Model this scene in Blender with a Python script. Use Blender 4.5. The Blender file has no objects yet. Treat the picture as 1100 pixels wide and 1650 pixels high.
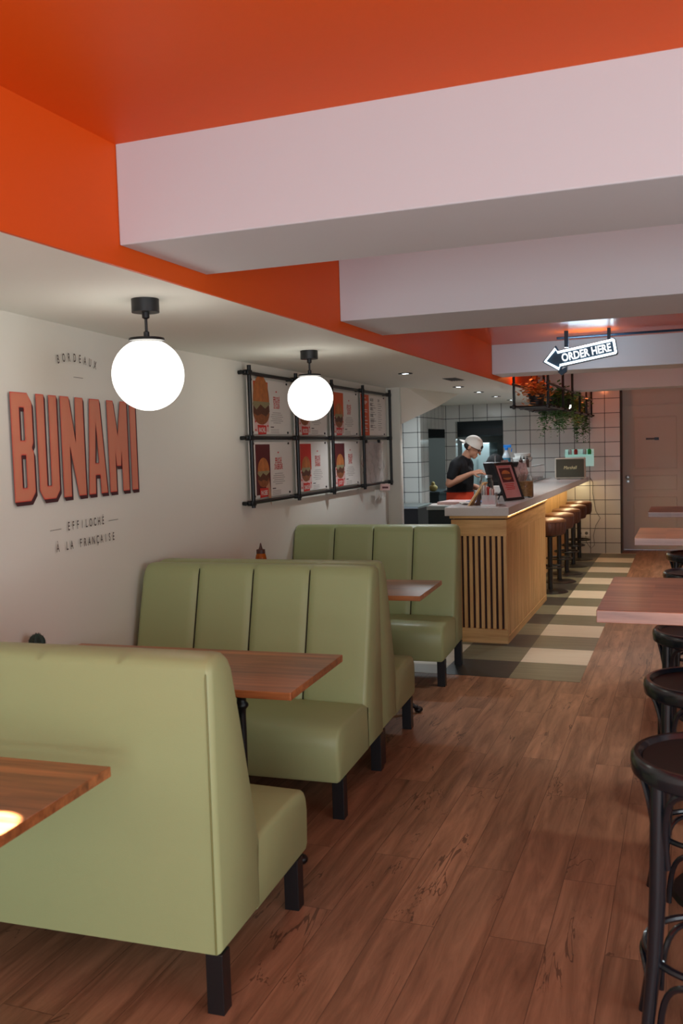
import bpy, bmesh, math, random
from mathutils import Vector, Matrix, Quaternion
PI = math.pi
R = math.radians
random.seed(7)
scene = bpy.context.scene
COL = scene.collection

# ------------------------------------------------------------------ camera
cam_d = bpy.data.cameras.new('camera')
cam_d.sensor_fit = 'VERTICAL'
cam_d.sensor_height = 36.0
cam_d.lens = 36.0 * 1468.14 / 1650.0
cam_d.clip_start = 0.05
cam = bpy.data.objects.new('camera', cam_d)
COL.objects.link(cam)
cam.matrix_world = (Matrix.Translation((0, 0, 1.58)) @ Matrix.Rotation(R(20.8246), 4, 'Z')
                    @ Matrix.Rotation(PI / 2 - R(4.0064), 4, 'X') @ Matrix.Rotation(R(-1.636), 4, 'Z'))
cam_d.dof.use_dof = True
cam_d.dof.focus_distance = 5.5
cam_d.dof.aperture_fstop = 5.6
scene.camera = cam

# ------------------------------------------------------------------ world, exposure
scene.view_settings.view_transform = 'Standard'
scene.view_settings.look = 'None'
scene.view_settings.gamma = 1.0
scene.view_settings.exposure = 0.0
scene.view_settings.use_curve_mapping = False
world = bpy.data.worlds.new('world')
scene.world = world
world.use_nodes = True
world.node_tree.nodes['Background'].inputs[0].default_value = (0.75, 0.85, 1.0, 1)
world.node_tree.nodes['Background'].inputs[1].default_value = 0.6
scene.cycles.max_bounces = 8
scene.cycles.sample_clamp_indirect = 6.0
try:
    scene.cycles.use_denoising = True
except Exception:
    pass


def area(name, loc, rot, sx, sy, power, color):
    d = bpy.data.lights.new(name, 'AREA')
    d.shape = 'RECTANGLE'
    d.size, d.size_y = sx, sy
    d.energy = power
    d.color = color
    o = bpy.data.objects.new(name, d)
    COL.objects.link(o)
    o.location = loc
    o.rotation_euler = rot
    return o


def spot(name, loc, target, power, color, angle, blend=0.3, radius=0.03):
    d = bpy.data.lights.new(name, 'SPOT')
    d.energy = power
    d.color = color
    d.spot_size = R(angle)
    d.spot_blend = blend
    d.shadow_soft_size = radius
    o = bpy.data.objects.new(name, d)
    COL.objects.link(o)
    o.location = loc
    o.rotation_euler = (Vector(target) - Vector(loc)).to_track_quat('-Z', 'Y').to_euler()
    return o


def point(name, loc, power, color, radius=0.05):
    d = bpy.data.lights.new(name, 'POINT')
    d.energy = power
    d.color = color
    d.shadow_soft_size = radius
    o = bpy.data.objects.new(name, d)
    COL.objects.link(o)
    o.location = loc
    return o


# daylight through the shop window behind the camera and the side window on the right
area('window_daylight', (0.35, -1.82, 1.1), (R(-90), 0, R(180)), 3.3, 1.6, 76, (0.90, 0.95, 1.0))
area('side_window_daylight', (2.22, 1.2, 1.45), (R(-90), 0, R(-90)), 2.4, 1.4, 34, (0.88, 0.94, 1.0))
area('upward_fill_light', (0.35, -1.75, 0.55), (R(-90 - 38), 0, R(180)), 3.2, 0.7, 22, (0.86, 0.94, 1.0))  # fill added low by the window, aimed up to lift ceiling and beams
# kitchen ceiling light behind the serving hatch
area('kitchen_light', (-3.0, 14.0, 1.67), (0, 0, 0), 1.2, 0.4, 24, (0.72, 0.95, 1.0))
area('side_room_light', (-4.1, 14.5, 2.36), (0, 0, 0), 0.6, 0.6, 24, (0.8, 0.95, 1.0))
# amber lamp over the plant rack
area('kitchen_wall_fill', (-3.0, 10.9, 2.14), (0, 0, 0), 0.5, 0.9, 16, (0.84, 0.95, 1.0))  # unseen cool lamp added to brighten the tiled kitchen wall
point('amber_lamp', (-0.55, 9.7, 2.38), 1.8, (1.0, 0.55, 0.28), 0.06)
point('amber_lamp', (-1.15, 12.2, 2.35), 6.0, (1.0, 0.28, 0.10), 0.06)
point('amber_lamp', (-1.50, 9.25, 2.30), 2.2, (1.0, 0.36, 0.10), 0.05)


# ------------------------------------------------------------------ materials
def srgb(r, g, b):
    f = lambda c: (c / 255) / 12.92 if c <= 10 else (((c / 255) + 0.055) / 1.055) ** 2.4
    return (f(r), f(g), f(b), 1)


def mat(name, col, rough=0.6, metal=0.0, spec=0.5, emit=None, estr=0.0, noise=None, bump=None, alpha=None, trans=None, coat=0.0):
    m = bpy.data.materials.new(name)
    m.use_nodes = True
    nt = m.node_tree
    b = nt.nodes['Principled BSDF']
    b.inputs['Base Color'].default_value = col
    b.inputs['Roughness'].default_value = rough
    b.inputs['Metallic'].default_value = metal
    b.inputs['Specular IOR Level'].default_value = spec
    b.inputs['Coat Weight'].default_value = coat
    if emit:
        b.inputs['Emission Color'].default_value = emit
        b.inputs['Emission Strength'].default_value = estr
    if trans:
        b.inputs['Transmission Weight'].default_value = trans
        b.inputs['IOR'].default_value = 1.3
    if alpha is not None:
        b.inputs['Alpha'].default_value = alpha
    tc = nt.nodes.new('ShaderNodeTexCoord')
    if noise:
        sc, amt = noise
        n = nt.nodes.new('ShaderNodeTexNoise')
        n.inputs['Scale'].default_value = sc
        n.inputs['Detail'].default_value = 3
        nt.links.new(tc.outputs['Object'], n.inputs['Vector'])
        mx = nt.nodes.new('ShaderNodeMixRGB')
        mx.inputs[1].default_value = tuple(c * (1 - amt) for c in col[:3]) + (1,)
        mx.inputs[2].default_value = tuple(min(1, c * (1 + amt)) for c in col[:3]) + (1,)
        nt.links.new(n.outputs['Fac'], mx.inputs[0])
        nt.links.new(mx.outputs[0], b.inputs['Base Color'])
    if bump:
        sc, st = bump
        n = nt.nodes.new('ShaderNodeTexNoise')
        n.inputs['Scale'].default_value = sc
        n.inputs['Detail'].default_value = 4
        nt.links.new(tc.outputs['Object'], n.inputs['Vector'])
        bp = nt.nodes.new('ShaderNodeBump')
        bp.inputs['Strength'].default_value = st
        bp.inputs['Distance'].default_value = 0.01
        nt.links.new(n.outputs['Fac'], bp.inputs['Height'])
        nt.links.new(bp.outputs[0], b.inputs['Normal'])
    return m


def wood_mat(name, dark, light, axis='X', scale=1.0, rough=0.45, coat=0.0, staves=0.0, spec=0.5):
    """grain running along one axis of the object, optional glued staves of differing tone"""
    m = bpy.data.materials.new(name)
    m.use_nodes = True
    nt = m.node_tree
    b = nt.nodes['Principled BSDF']
    b.inputs['Roughness'].default_value = rough
    b.inputs['Coat Weight'].default_value = coat
    b.inputs['Coat Roughness'].default_value = 0.25
    b.inputs['Specular IOR Level'].default_value = spec
    tc = nt.nodes.new('ShaderNodeTexCoord')
    mp = nt.nodes.new('ShaderNodeMapping')
    s = [14 * scale] * 3
    s['XYZ'.index(axis)] = 1.1 * scale
    mp.inputs['Scale'].default_value = s
    nt.links.new(tc.outputs['Object'], mp.inputs['Vector'])
    n = nt.nodes.new('ShaderNodeTexNoise')
    n.inputs['Scale'].default_value = 2.2
    n.inputs['Detail'].default_value = 6
    n.inputs['Roughness'].default_value = 0.6
    nt.links.new(mp.outputs[0], n.inputs['Vector'])
    rp = nt.nodes.new('ShaderNodeValToRGB')
    rp.color_ramp.elements[0].position = 0.3
    rp.color_ramp.elements[0].color = dark
    rp.color_ramp.elements[1].position = 0.72
    rp.color_ramp.elements[1].color = light
    nt.links.new(n.outputs['Fac'], rp.inputs['Fac'])
    out = rp.outputs[0]
    if staves > 0:
        mp2 = nt.nodes.new('ShaderNodeMapping')
        if axis == 'Y':
            mp2.inputs['Rotation'].default_value = (0, 0, R(90))
        nt.links.new(tc.outputs['Object'], mp2.inputs['Vector'])
        br = nt.nodes.new('ShaderNodeTexBrick')
        br.inputs['Scale'].default_value = 1.0
        br.inputs['Brick Width'].default_value = 0.6
        br.inputs['Row Height'].default_value = staves
        br.inputs['Mortar Size'].default_value = 0.0
        br.inputs['Color1'].default_value = (0.62, 0.62, 0.62, 1)
        br.inputs['Color2'].default_value = (1.15, 1.15, 1.15, 1)
        nt.links.new(mp2.outputs[0], br.inputs['Vector'])
        mx = nt.nodes.new('ShaderNodeMixRGB')
        mx.blend_type = 'MULTIPLY'
        mx.inputs[0].default_value = 0.8
        nt.links.new(out, mx.inputs[1])
        nt.links.new(br.outputs['Color'], mx.inputs[2])
        out = mx.outputs[0]
    nt.links.new(out, b.inputs['Base Color'])
    return m


def plank_floor_mat():
    m = bpy.data.materials.new('plank_floor')
    m.use_nodes = True
    nt = m.node_tree
    L = nt.links.new
    b = nt.nodes['Principled BSDF']
    b.inputs['Roughness'].default_value = 0.48
    b.inputs['Specular IOR Level'].default_value = 0.4
    tc = nt.nodes.new('ShaderNodeTexCoord')
    mp = nt.nodes.new('ShaderNodeMapping')
    mp.inputs['Rotation'].default_value = (0, 0, R(90))
    mp.inputs['Location'].default_value = (0.3, 0.06, 0)
    L(tc.outputs['Object'], mp.inputs['Vector'])
    br = nt.nodes.new('ShaderNodeTexBrick')
    br.offset = 0.37
    br.inputs['Scale'].default_value = 1
    br.inputs['Brick Width'].default_value = 1.25
    br.inputs['Row Height'].default_value = 0.18
    br.inputs['Mortar Size'].default_value = 0.0012
    br.inputs['Mortar Smooth'].default_value = 0.2
    br.inputs['Color1'].default_value = (0.1, 0.1, 0.1, 1)
    br.inputs['Color2'].default_value = (0.9, 0.9, 0.9, 1)
    br.inputs['Mortar'].default_value = (0.0, 0.0, 0.0, 1)
    L(mp.outputs[0], br.inputs['Vector'])
    # grain stretched along Y, shifted per plank
    sh = nt.nodes.new('ShaderNodeVectorMath')
    sh.operation = 'MULTIPLY_ADD'
    sh.inputs[1].default_value = (7.0, 3.0, 5.0)
    L(br.outputs['Color'], sh.inputs[0])
    L(tc.outputs['Object'], sh.inputs[2])
    mg = nt.nodes.new('ShaderNodeMapping')
    mg.inputs['Scale'].default_value = (9, 0.9, 1)
    L(sh.outputs[0], mg.inputs['Vector'])
    n = nt.nodes.new('ShaderNodeTexNoise')
    n.inputs['Scale'].default_value = 2.0
    n.inputs['Detail'].default_value = 8
    n.inputs['Roughness'].default_value = 0.65
    n.inputs['Distortion'].default_value = 0.6
    L(mg.outputs[0], n.inputs['Vector'])
    rp = nt.nodes.new('ShaderNodeValToRGB')
    e = rp.color_ramp.elements
    e[0].position = 0.28
    e[0].color = srgb(112, 79, 57)
    e[1].position = 0.75
    e[1].color = srgb(190, 143, 110)
    L(n.outputs['Fac'], rp.inputs['Fac'])
    # plank tone
    mt = nt.nodes.new('ShaderNodeMixRGB')
    mt.blend_type = 'MULTIPLY'
    mt.inputs[0].default_value = 1.0
    tr = nt.nodes.new('ShaderNodeMapRange')
    tr.inputs[3].default_value = 0.78
    tr.inputs[4].default_value = 1.12
    L(br.outputs['Color'], tr.inputs[0])
    L(rp.outputs[0], mt.inputs[1])
    L(tr.outputs[0], mt.inputs[2])
    # dark cracks
    mg2 = nt.nodes.new('ShaderNodeMapping')
    mg2.inputs['Scale'].default_value = (4.5, 0.8, 1)
    L(sh.outputs[0], mg2.inputs['Vector'])
    n2 = nt.nodes.new('ShaderNodeTexNoise')
    n2.inputs['Scale'].default_value = 1.6
    n2.inputs['Detail'].default_value = 5
    n2.inputs['Distortion'].default_value = 1.1
    L(mg2.outputs[0], n2.inputs['Vector'])
    ab = nt.nodes.new('ShaderNodeMath')
    ab.operation = 'SUBTRACT'
    ab.inputs[1].default_value = 0.5
    L(n2.outputs['Fac'], ab.inputs[0])
    ab2 = nt.nodes.new('ShaderNodeMath')
    ab2.operation = 'ABSOLUTE'
    L(ab.outputs[0], ab2.inputs[0])
    n3 = nt.nodes.new('ShaderNodeTexNoise')
    n3.inputs['Scale'].default_value = 2.2
    L(sh.outputs[0], n3.inputs['Vector'])
    lim = nt.nodes.new('ShaderNodeMapRange')
    lim.inputs[1].default_value = 0.50
    lim.inputs[2].default_value = 0.62
    lim.inputs[3].default_value = 0.0
    lim.inputs[4].default_value = 0.007
    L(n3.outputs['Fac'], lim.inputs[0])
    cmp_ = nt.nodes.new('ShaderNodeMath')
    cmp_.operation = 'LESS_THAN'
    L(ab2.outputs[0], cmp_.inputs[0])
    L(lim.outputs[0], cmp_.inputs[1])
    mc = nt.nodes.new('ShaderNodeMixRGB')
    mc.inputs[2].default_value = srgb(52, 32, 24)
    fc = nt.nodes.new('ShaderNodeMath')
    fc.operation = 'MULTIPLY'
    fc.inputs[1].default_value = 0.6
    L(cmp_.outputs[0], fc.inputs[0])
    L(fc.outputs[0], mc.inputs[0])
    L(mt.outputs[0], mc.inputs[1])
    ms = nt.nodes.new('ShaderNodeMixRGB')
    ms.inputs[2].default_value = srgb(60, 38, 28)
    f2 = nt.nodes.new('ShaderNodeMath')
    f2.operation = 'MULTIPLY'
    f2.inputs[1].default_value = 0.7
    L(br.outputs['Fac'], f2.inputs[0])
    L(f2.outputs[0], ms.inputs[0])
    L(mc.outputs[0], ms.inputs[1])
    L(ms.outputs[0], b.inputs['Base Color'])
    bp = nt.nodes.new('ShaderNodeBump')
    bp.inputs['Strength'].default_value = 0.12
    L(n.outputs['Fac'], bp.inputs['Height'])
    L(bp.outputs[0], b.inputs['Normal'])
    return m


def wall_tile_mat(name, axis, off_h, off_z):
    """white square wall tiles with dark joints; axis = horizontal world axis of the wall"""
    m = bpy.data.materials.new(name)
    m.use_nodes = True
    nt = m.node_tree
    L = nt.links.new
    b = nt.nodes['Principled BSDF']
    b.inputs['Roughness'].default_value = 0.16
    tc = nt.nodes.new('ShaderNodeTexCoord')
    sp = nt.nodes.new('ShaderNodeSeparateXYZ')
    L(tc.outputs['Object'], sp.inputs[0])
    cb = nt.nodes.new('ShaderNodeCombineXYZ')
    a1 = nt.nodes.new('ShaderNodeMath')
    a1.inputs[1].default_value = off_h
    a2 = nt.nodes.new('ShaderNodeMath')
    a2.inputs[1].default_value = off_z
    L(sp.outputs['X' if axis == 'X' else 'Y'], a1.inputs[0])
    L(sp.outputs['Z'], a2.inputs[0])
    L(a1.outputs[0], cb.inputs[0])
    L(a2.outputs[0], cb.inputs[1])
    br = nt.nodes.new('ShaderNodeTexBrick')
    br.offset = 0
    br.inputs['Scale'].default_value = 1
    br.inputs['Brick Width'].default_value = 0.2055
    br.inputs['Row Height'].default_value = 0.2015
    br.inputs['Mortar Size'].default_value = 0.0045
    br.inputs['Mortar Smooth'].default_value = 0.1
    br.inputs['Color1'].default_value = srgb(196, 196, 190)
    br.inputs['Color2'].default_value = srgb(208, 206, 200)
    br.inputs['Mortar'].default_value = srgb(58, 58, 58)
    L(cb.outputs[0], br.inputs['Vector'])
    L(br.outputs['Color'], b.inputs['Base Color'])
    rr = nt.nodes.new('ShaderNodeMapRange')
    rr.inputs[3].default_value = 0.16
    rr.inputs[4].default_value = 0.8
    L(br.outputs['Fac'], rr.inputs[0])
    L(rr.outputs[0], b.inputs['Roughness'])
    n = nt.nodes.new('ShaderNodeTexNoise')
    n.inputs['Scale'].default_value = 9
    L(tc.outputs['Object'], n.inputs['Vector'])
    bp = nt.nodes.new('ShaderNodeBump')
    bp.inputs['Strength'].default_value = 0.1
    bp.inputs['Distance'].default_value = 0.02
    L(n.outputs['Fac'], bp.inputs['Height'])
    L(bp.outputs[0], b.inputs['Normal'])
    return m


def stripe_mat():
    """diagonal red and cream hatching of the painted wall letters"""
    m = bpy.data.materials.new('letter_hatching')
    m.use_nodes = True
    nt = m.node_tree
    L = nt.links.new
    b = nt.nodes['Principled BSDF']
    b.inputs['Roughness'].default_value = 0.7
    tc = nt.nodes.new('ShaderNodeTexCoord')
    sp = nt.nodes.new('ShaderNodeSeparateXYZ')
    L(tc.outputs['Object'], sp.inputs[0])
    ad = nt.nodes.new('ShaderNodeMath')
    ad.operation = 'ADD'
    L(sp.outputs['X'], ad.inputs[0])
    L(sp.outputs['Y'], ad.inputs[1])
    mu = nt.nodes.new('ShaderNodeMath')
    mu.operation = 'MULTIPLY'
    mu.inputs[1].default_value = 105.0
    L(ad.outputs[0], mu.inputs[0])
    fr = nt.nodes.new('ShaderNodeMath')
    fr.operation = 'FRACT'
    L(mu.outputs[0], fr.inputs[0])
    gt = nt.nodes.new('ShaderNodeMath')
    gt.operation = 'GREATER_THAN'
    gt.inputs[1].default_value = 0.62
    L(fr.outputs[0], gt.inputs[0])
    mx = nt.nodes.new('ShaderNodeMixRGB')
    mx.inputs[1].default_value = srgb(205, 62, 50)
    mx.inputs[2].default_value = srgb(226, 190, 150)
    L(gt.outputs[0], mx.inputs[0])
    L(mx.outputs[0], b.inputs['Base Color'])
    return m


WHITE = mat('white_plaster', srgb(228, 224, 212), 0.75, spec=0.3, bump=(35, 0.04))
BEAMW = mat('beam_paint', srgb(208, 209, 212), 0.7, spec=0.3, bump=(30, 0.03))
CEILW = mat('soffit_paint', srgb(240, 241, 232), 0.7, spec=0.3, bump=(30, 0.03))
ORANGE = mat('orange_paint', srgb(224, 87, 16), 0.55, spec=0.25, bump=(22, 0.05))
ORANGEG = mat('orange_satin_paint', srgb(224, 87, 16), 0.3, spec=0.4, bump=(22, 0.05))
FLOOR = plank_floor_mat()
DOORP = mat('door_paint', srgb(206, 200, 190), 0.5, bump=(20, 0.03))
LEATHER = mat('green_leatherette', srgb(160, 171, 122), 0.42, spec=0.45, noise=(3, 0.04), bump=(260, 0.06))
PIPING = mat('green_piping', srgb(120, 122, 70), 0.5)
SEAMM = mat('dark_seam', srgb(44, 44, 22), 0.8)
BLACKW = mat('black_wood', srgb(22, 23, 26), 0.35, spec=0.5)
STOOLB = mat('black_bentwood', srgb(14, 22, 30), 0.26, spec=0.6, coat=0.3)
SEATB = mat('black_seat_panel', srgb(26, 25, 24), 0.4)
IRON = mat('black_iron', srgb(18, 20, 22), 0.38, metal=0.3, spec=0.6)
TABLE = wood_mat('oiled_table_wood', srgb(120, 66, 34), srgb(198, 124, 72), 'X', 1.0, 0.34, 0.15, staves=0.11)
BARTOP = wood_mat('bar_table_wood', srgb(122, 78, 58), srgb(184, 128, 98), 'X', 1.0, 0.3, 0.35, staves=0.1)
OAK = wood_mat('counter_oak', srgb(190, 142, 84), srgb(232, 188, 126), 'Z', 0.8, 0.5)
OAKH = wood_mat('counter_oak_rail', srgb(190, 142, 84), srgb(232, 188, 126), 'X', 0.8, 0.5)
OAKY = wood_mat('counter_oak_side_rail', srgb(190, 142, 84), srgb(232, 188, 126), 'Y', 0.8, 0.5)
DARKGAP = mat('dark_backing', srgb(58, 34, 30), 0.8)
SLABTOP = mat('counter_laminate', srgb(204, 198, 194), 0.24, noise=(60, 0.06))
GLOBE = mat('opal_glass', (1, 1, 1, 1), 0.2, emit=(1.0, 0.955, 0.86, 1), estr=3.2)
STEEL = mat('stainless_steel', srgb(170, 180, 182), 0.28, metal=0.9)
DSTEEL = mat('dark_steel', srgb(46, 52, 54), 0.4, metal=0.5)
GREY = mat('grey_paint', srgb(96, 98, 94), 0.6)
GLASS = mat('clear_glass', (0.95, 0.98, 0.98, 1), 0.05, trans=1.0)
ACRYL = mat('clear_acrylic', (0.9, 0.92, 0.93, 1), 0.08, alpha=0.28)
PAPER = mat('white_paper', srgb(228, 222, 214), 0.7)
BLACKP = mat('black_plastic', srgb(20, 21, 24), 0.4)
TAN = mat('tan_leather', srgb(112, 74, 48), 0.38, bump=(30, 0.1))
BROWNL = mat('brown_leather', srgb(78, 46, 36), 0.42, bump=(30, 0.1))
LEDW = mat('warm_led', (1, 1, 1, 1), 0.5, emit=(1.0, 0.78, 0.46, 1), estr=15)
LEDN = mat('warm_led_knee', (1, 1, 1, 1), 0.5, emit=(1.0, 0.80, 0.46, 1), estr=24)
LEDC = mat('downlight_glow', (1, 1, 1, 1), 0.5, emit=(0.85, 0.95, 1.0, 1), estr=14)
NEON = mat('neon_white', (1, 1, 1, 1), 0.5, emit=(0.80, 0.94, 1.0, 1), estr=2.6)
NEONL = mat('neon_letters', (1, 1, 1, 1), 0.5, emit=(0.88, 0.97, 1.0, 1), estr=1.2)
GLOWT = mat('added_ceiling_glow', (1, 1, 1, 1), 0.5, emit=(0.62, 0.86, 1.0, 1), estr=70)
SIGNB = mat('sign_backing', srgb(38, 70, 92), 0.4)
BLUEP = mat('petrol_metal', srgb(30, 62, 86), 0.4)
RED = mat('print_red', srgb(205, 52, 44), 0.6)
MAROON = mat('print_maroon', srgb(92, 28, 34), 0.6)
ORANGEP = mat('print_orange', srgb(214, 88, 44), 0.6)
PINKP = mat('print_pink', srgb(222, 186, 180), 0.6)
INK = mat('print_ink', srgb(70, 62, 62), 0.7)
PALEINK = mat('print_pale_ink', srgb(150, 142, 138), 0.7)
BUN = mat('print_bun', srgb(186, 112, 60), 0.6, noise=(22, 0.5))
BUND = mat('print_bun_shade', srgb(146, 86, 52), 0.6, noise=(40, 0.5))
FILL = mat('print_filling', srgb(96, 56, 40), 0.6, noise=(90, 0.5))
SALAD = mat('print_salad', srgb(150, 140, 104), 0.6, noise=(90, 0.3))
SKINP = mat('print_hand', srgb(190, 140, 110), 0.6)
HATCH = stripe_mat()
SHADOWP = mat('letter_drop_side', srgb(70, 32, 36), 0.7)
LETRED = mat('letter_outline', srgb(214, 70, 58), 0.7)
TEXTP = mat('letter_brown', srgb(72, 58, 54), 0.8)
LEAF = mat('leaf_green', srgb(66, 112, 52), 0.5, noise=(20, 0.35))
LEAFL = mat('leaf_light_green', srgb(130, 160, 74), 0.5, noise=(20, 0.3))
LEAFD = mat('leaf_dark', srgb(44, 36, 44), 0.5, noise=(20, 0.3))
STRAW = mat('dried_leaf', srgb(190, 118, 48), 0.7, noise=(25, 0.4))
SKIN = mat('skin', srgb(190, 136, 108), 0.5, bump=(80, 0.03))
TSHIRT = mat('black_cotton', srgb(10, 12, 17), 0.85, bump=(60, 0.15))
APRON = mat('red_orange_cotton', srgb(222, 70, 36), 0.8, bump=(50, 0.15))
TROUS = mat('dark_denim', srgb(26, 28, 36), 0.85)
CAPM = mat('cap_cotton', srgb(214, 206, 196), 0.8)
HAIR = mat('dark_hair', srgb(44, 30, 24), 0.6)
MINT = mat('mint_panel', srgb(196, 226, 216), 0.35, emit=(0.5, 0.9, 0.8, 1), estr=0.25)
GREENC = mat('green_plastic', srgb(40, 190, 90), 0.4)
BLUEC = mat('blue_plastic', srgb(30, 130, 220), 0.35)
AMBERG = mat('amber_glass', srgb(196, 104, 36), 0.15, trans=0.3)
WHITEP = mat('white_plastic', srgb(224, 224, 220), 0.4)
SPKG = mat('speaker_grille', srgb(92, 92, 78), 0.8, bump=(400, 0.4))
SPKC = mat('speaker_cabinet', srgb(206, 200, 184), 0.5)
GOLD = mat('gold_script', srgb(226, 212, 160), 0.35, metal=0.4)
TILE_GG = wood_mat('vinyl_grey_green', srgb(104, 104, 82), srgb(128, 128, 104), 'X', 0.8, 0.4)
TILE_CR = wood_mat('vinyl_cream', srgb(214, 202, 176), srgb(228, 218, 194), 'X', 0.8, 0.4)
TILE_DK = wood_mat('vinyl_charcoal', srgb(38, 42, 42), srgb(52, 55, 54), 'X', 0.8, 0.4)


# ------------------------------------------------------------------ mesh helpers
def bm_new():
    return bmesh.new()


def abox(bm, lo, hi, mtx=None):
    v = [bm.verts.new((x, y, z)) for x in (lo[0], hi[0]) for y in (lo[1], hi[1]) for z in (lo[2], hi[2])]
    for f in ((0, 1, 3, 2), (4, 6, 7, 5), (0, 4, 5, 1), (2, 3, 7, 6), (0, 2, 6, 4), (1, 5, 7, 3)):
        bm.faces.new([v[i] for i in f])
    if mtx:
        for q in v:
            q.co = mtx @ q.co
    return v


def prism(bm, pts, z0, z1, mtx=None):
    """polygon pts (x,y) extruded between z0 and z1"""
    a = [bm.verts.new((p[0], p[1], z0)) for p in pts]
    b = [bm.verts.new((p[0], p[1], z1)) for p in pts]
    n = len(pts)
    bm.faces.new(list(reversed(a)))
    bm.faces.new(b)
    for i in range(n):
        bm.faces.new((a[i], a[(i + 1) % n], b[(i + 1) % n], b[i]))
    if mtx:
        for q in a + b:
            q.co = mtx @ q.co
    return a + b


def ring_pts(c, u, v, r, n):
    return [c + u * (math.cos(2 * PI * i / n) * r) + v * (math.sin(2 * PI * i / n) * r) for i in range(n)]


def tube(bm, pts, r, n=8, closed=False, caps=True):
    pts = [Vector(p) for p in pts]
    rs = r if isinstance(r, (list, tuple)) else [r] * len(pts)
    rings = []
    N = len(pts)
    prev_u = None
    for i, p in enumerate(pts):
        if closed:
            t = pts[(i + 1) % N] - pts[(i - 1) % N]
        else:
            t = pts[min(i + 1, N - 1)] - pts[max(i - 1, 0)]
        t.normalize()
        if prev_u is None:
            a = Vector((0, 0, 1)) if abs(t.z) < 0.9 else Vector((1, 0, 0))
            u = t.cross(a).normalized()
        else:
            u = (prev_u - t * prev_u.dot(t)).normalized()
        v = t.cross(u)
        prev_u = u
        rings.append([bm.verts.new(q) for q in ring_pts(p, u, v, rs[i], n)])
    M = N if closed else N - 1
    for i in range(M):
        a, b = rings[i], rings[(i + 1) % N]
        for k in range(n):
            bm.faces.new((a[k], a[(k + 1) % n], b[(k + 1) % n], b[k]))
    if not closed and caps:
        bm.faces.new(list(reversed(rings[0])))
        bm.faces.new(rings[-1])


def lathe(bm, prof, n=24, c=(0, 0, 0), mtx=None):
    """prof list of (r,z)"""
    rings = []
    new = []
    for r, z in prof:
        if r < 1e-5:
            q = [bm.verts.new((c[0], c[1], c[2] + z))]
        else:
            q = [bm.verts.new((c[0] + r * math.cos(2 * PI * i / n), c[1] + r * math.sin(2 * PI * i / n), c[2] + z)) for i in range(n)]
        rings.append(q)
        new += q
    for a, b in zip(rings, rings[1:]):
        for k in range(n):
            k2 = (k + 1) % n
            if len(a) == 1 and len(b) == 1:
                continue
            if len(a) == 1:
                bm.faces.new((a[0], b[k2], b[k]))
            elif len(b) == 1:
                bm.faces.new((a[k], a[k2], b[0]))
            else:
                bm.faces.new((a[k], a[k2], b[k2], b[k]))
    if len(rings[0]) > 1:
        bm.faces.new(list(reversed(rings[0])))
    if len(rings[-1]) > 1:
        bm.faces.new(rings[-1])
    if mtx:
        for q in new:
            q.co = mtx @ q.co


def ell(bm, c, r, mtx=None, u=14, v=9):
    M = Matrix.Translation(c)
    if mtx:
        M = M @ mtx
    M = M @ Matrix.Diagonal((r[0], r[1], r[2], 1))
    bmesh.ops.create_uvsphere(bm, u_segments=u, v_segments=v, radius=1.0, matrix=M)


def capsule(bm, a, b, ra, rb, n=10):
    a, b = Vector(a), Vector(b)
    tube(bm, [a, a.lerp(b, 0.5), b], [ra, (ra + rb) / 2, rb], n)
    ell(bm, a, (ra,) * 3, u=n, v=6)
    ell(bm, b, (rb,) * 3, u=n, v=6)


def obj(name, bm, m, parent=None, smooth=False, bevel=0.0, segs=2, loc=None, rot=None, label=None, fix=True):
    if fix:
        bmesh.ops.recalc_face_normals(bm, faces=bm.faces)
    me = bpy.data.meshes.new(name)
    bm.to_mesh(me)
    bm.free()
    me.materials.append(m)
    if smooth:
        for p in me.polygons:
            p.use_smooth = True
    o = bpy.data.objects.new(name, me)
    COL.objects.link(o)
    if parent:
        o.parent = parent
    if loc:
        o.location = loc
    if rot:
        o.rotation_euler = rot
    if bevel:
        md = o.modifiers.new('bevel', 'BEVEL')
        md.width = bevel
        md.segments = segs
        md.limit_method = 'ANGLE'
        md.angle_limit = R(40)
        md.harden_normals = False
    if smooth:
        try:
            me.set_sharp_from_angle(angle=R(42))
        except Exception:
            pass
    if label:
        o['label'] = label
    return o


def thing(name, label, cat, loc=(0, 0, 0), rotz=0.0, group=None):
    o = bpy.data.objects.new(name, None)
    o.empty_display_size = 0.1
    COL.objects.link(o)
    o.location = loc
    o.rotation_euler = (0, 0, rotz)
    o['label'] = label
    o['category'] = cat
    if group:
        o['group'] = group
    return o


def tag(o, label, cat, group=None):
    o['label'] = label
    o['category'] = cat
    if group:
        o['group'] = group
    return o


def struct(name, bm, m, **k):
    o = obj(name, bm, m, **k)
    o['kind'] = 'structure'
    return o


def copy_tree(src, loc, rotz, label, group=None, link_parent=None):
    r = src.copy()
    COL.objects.link(r)
    r.location = loc
    r.rotation_euler = (0, 0, rotz)
    r['label'] = label
    if group:
        r['group'] = group
    stack = [(src, r)]
    while stack:
        s, d = stack.pop()
        for ch in list(s.children):
            c = ch.copy()
            COL.objects.link(c)
            c.parent = d
            stack.append((ch, c))
    return r


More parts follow.
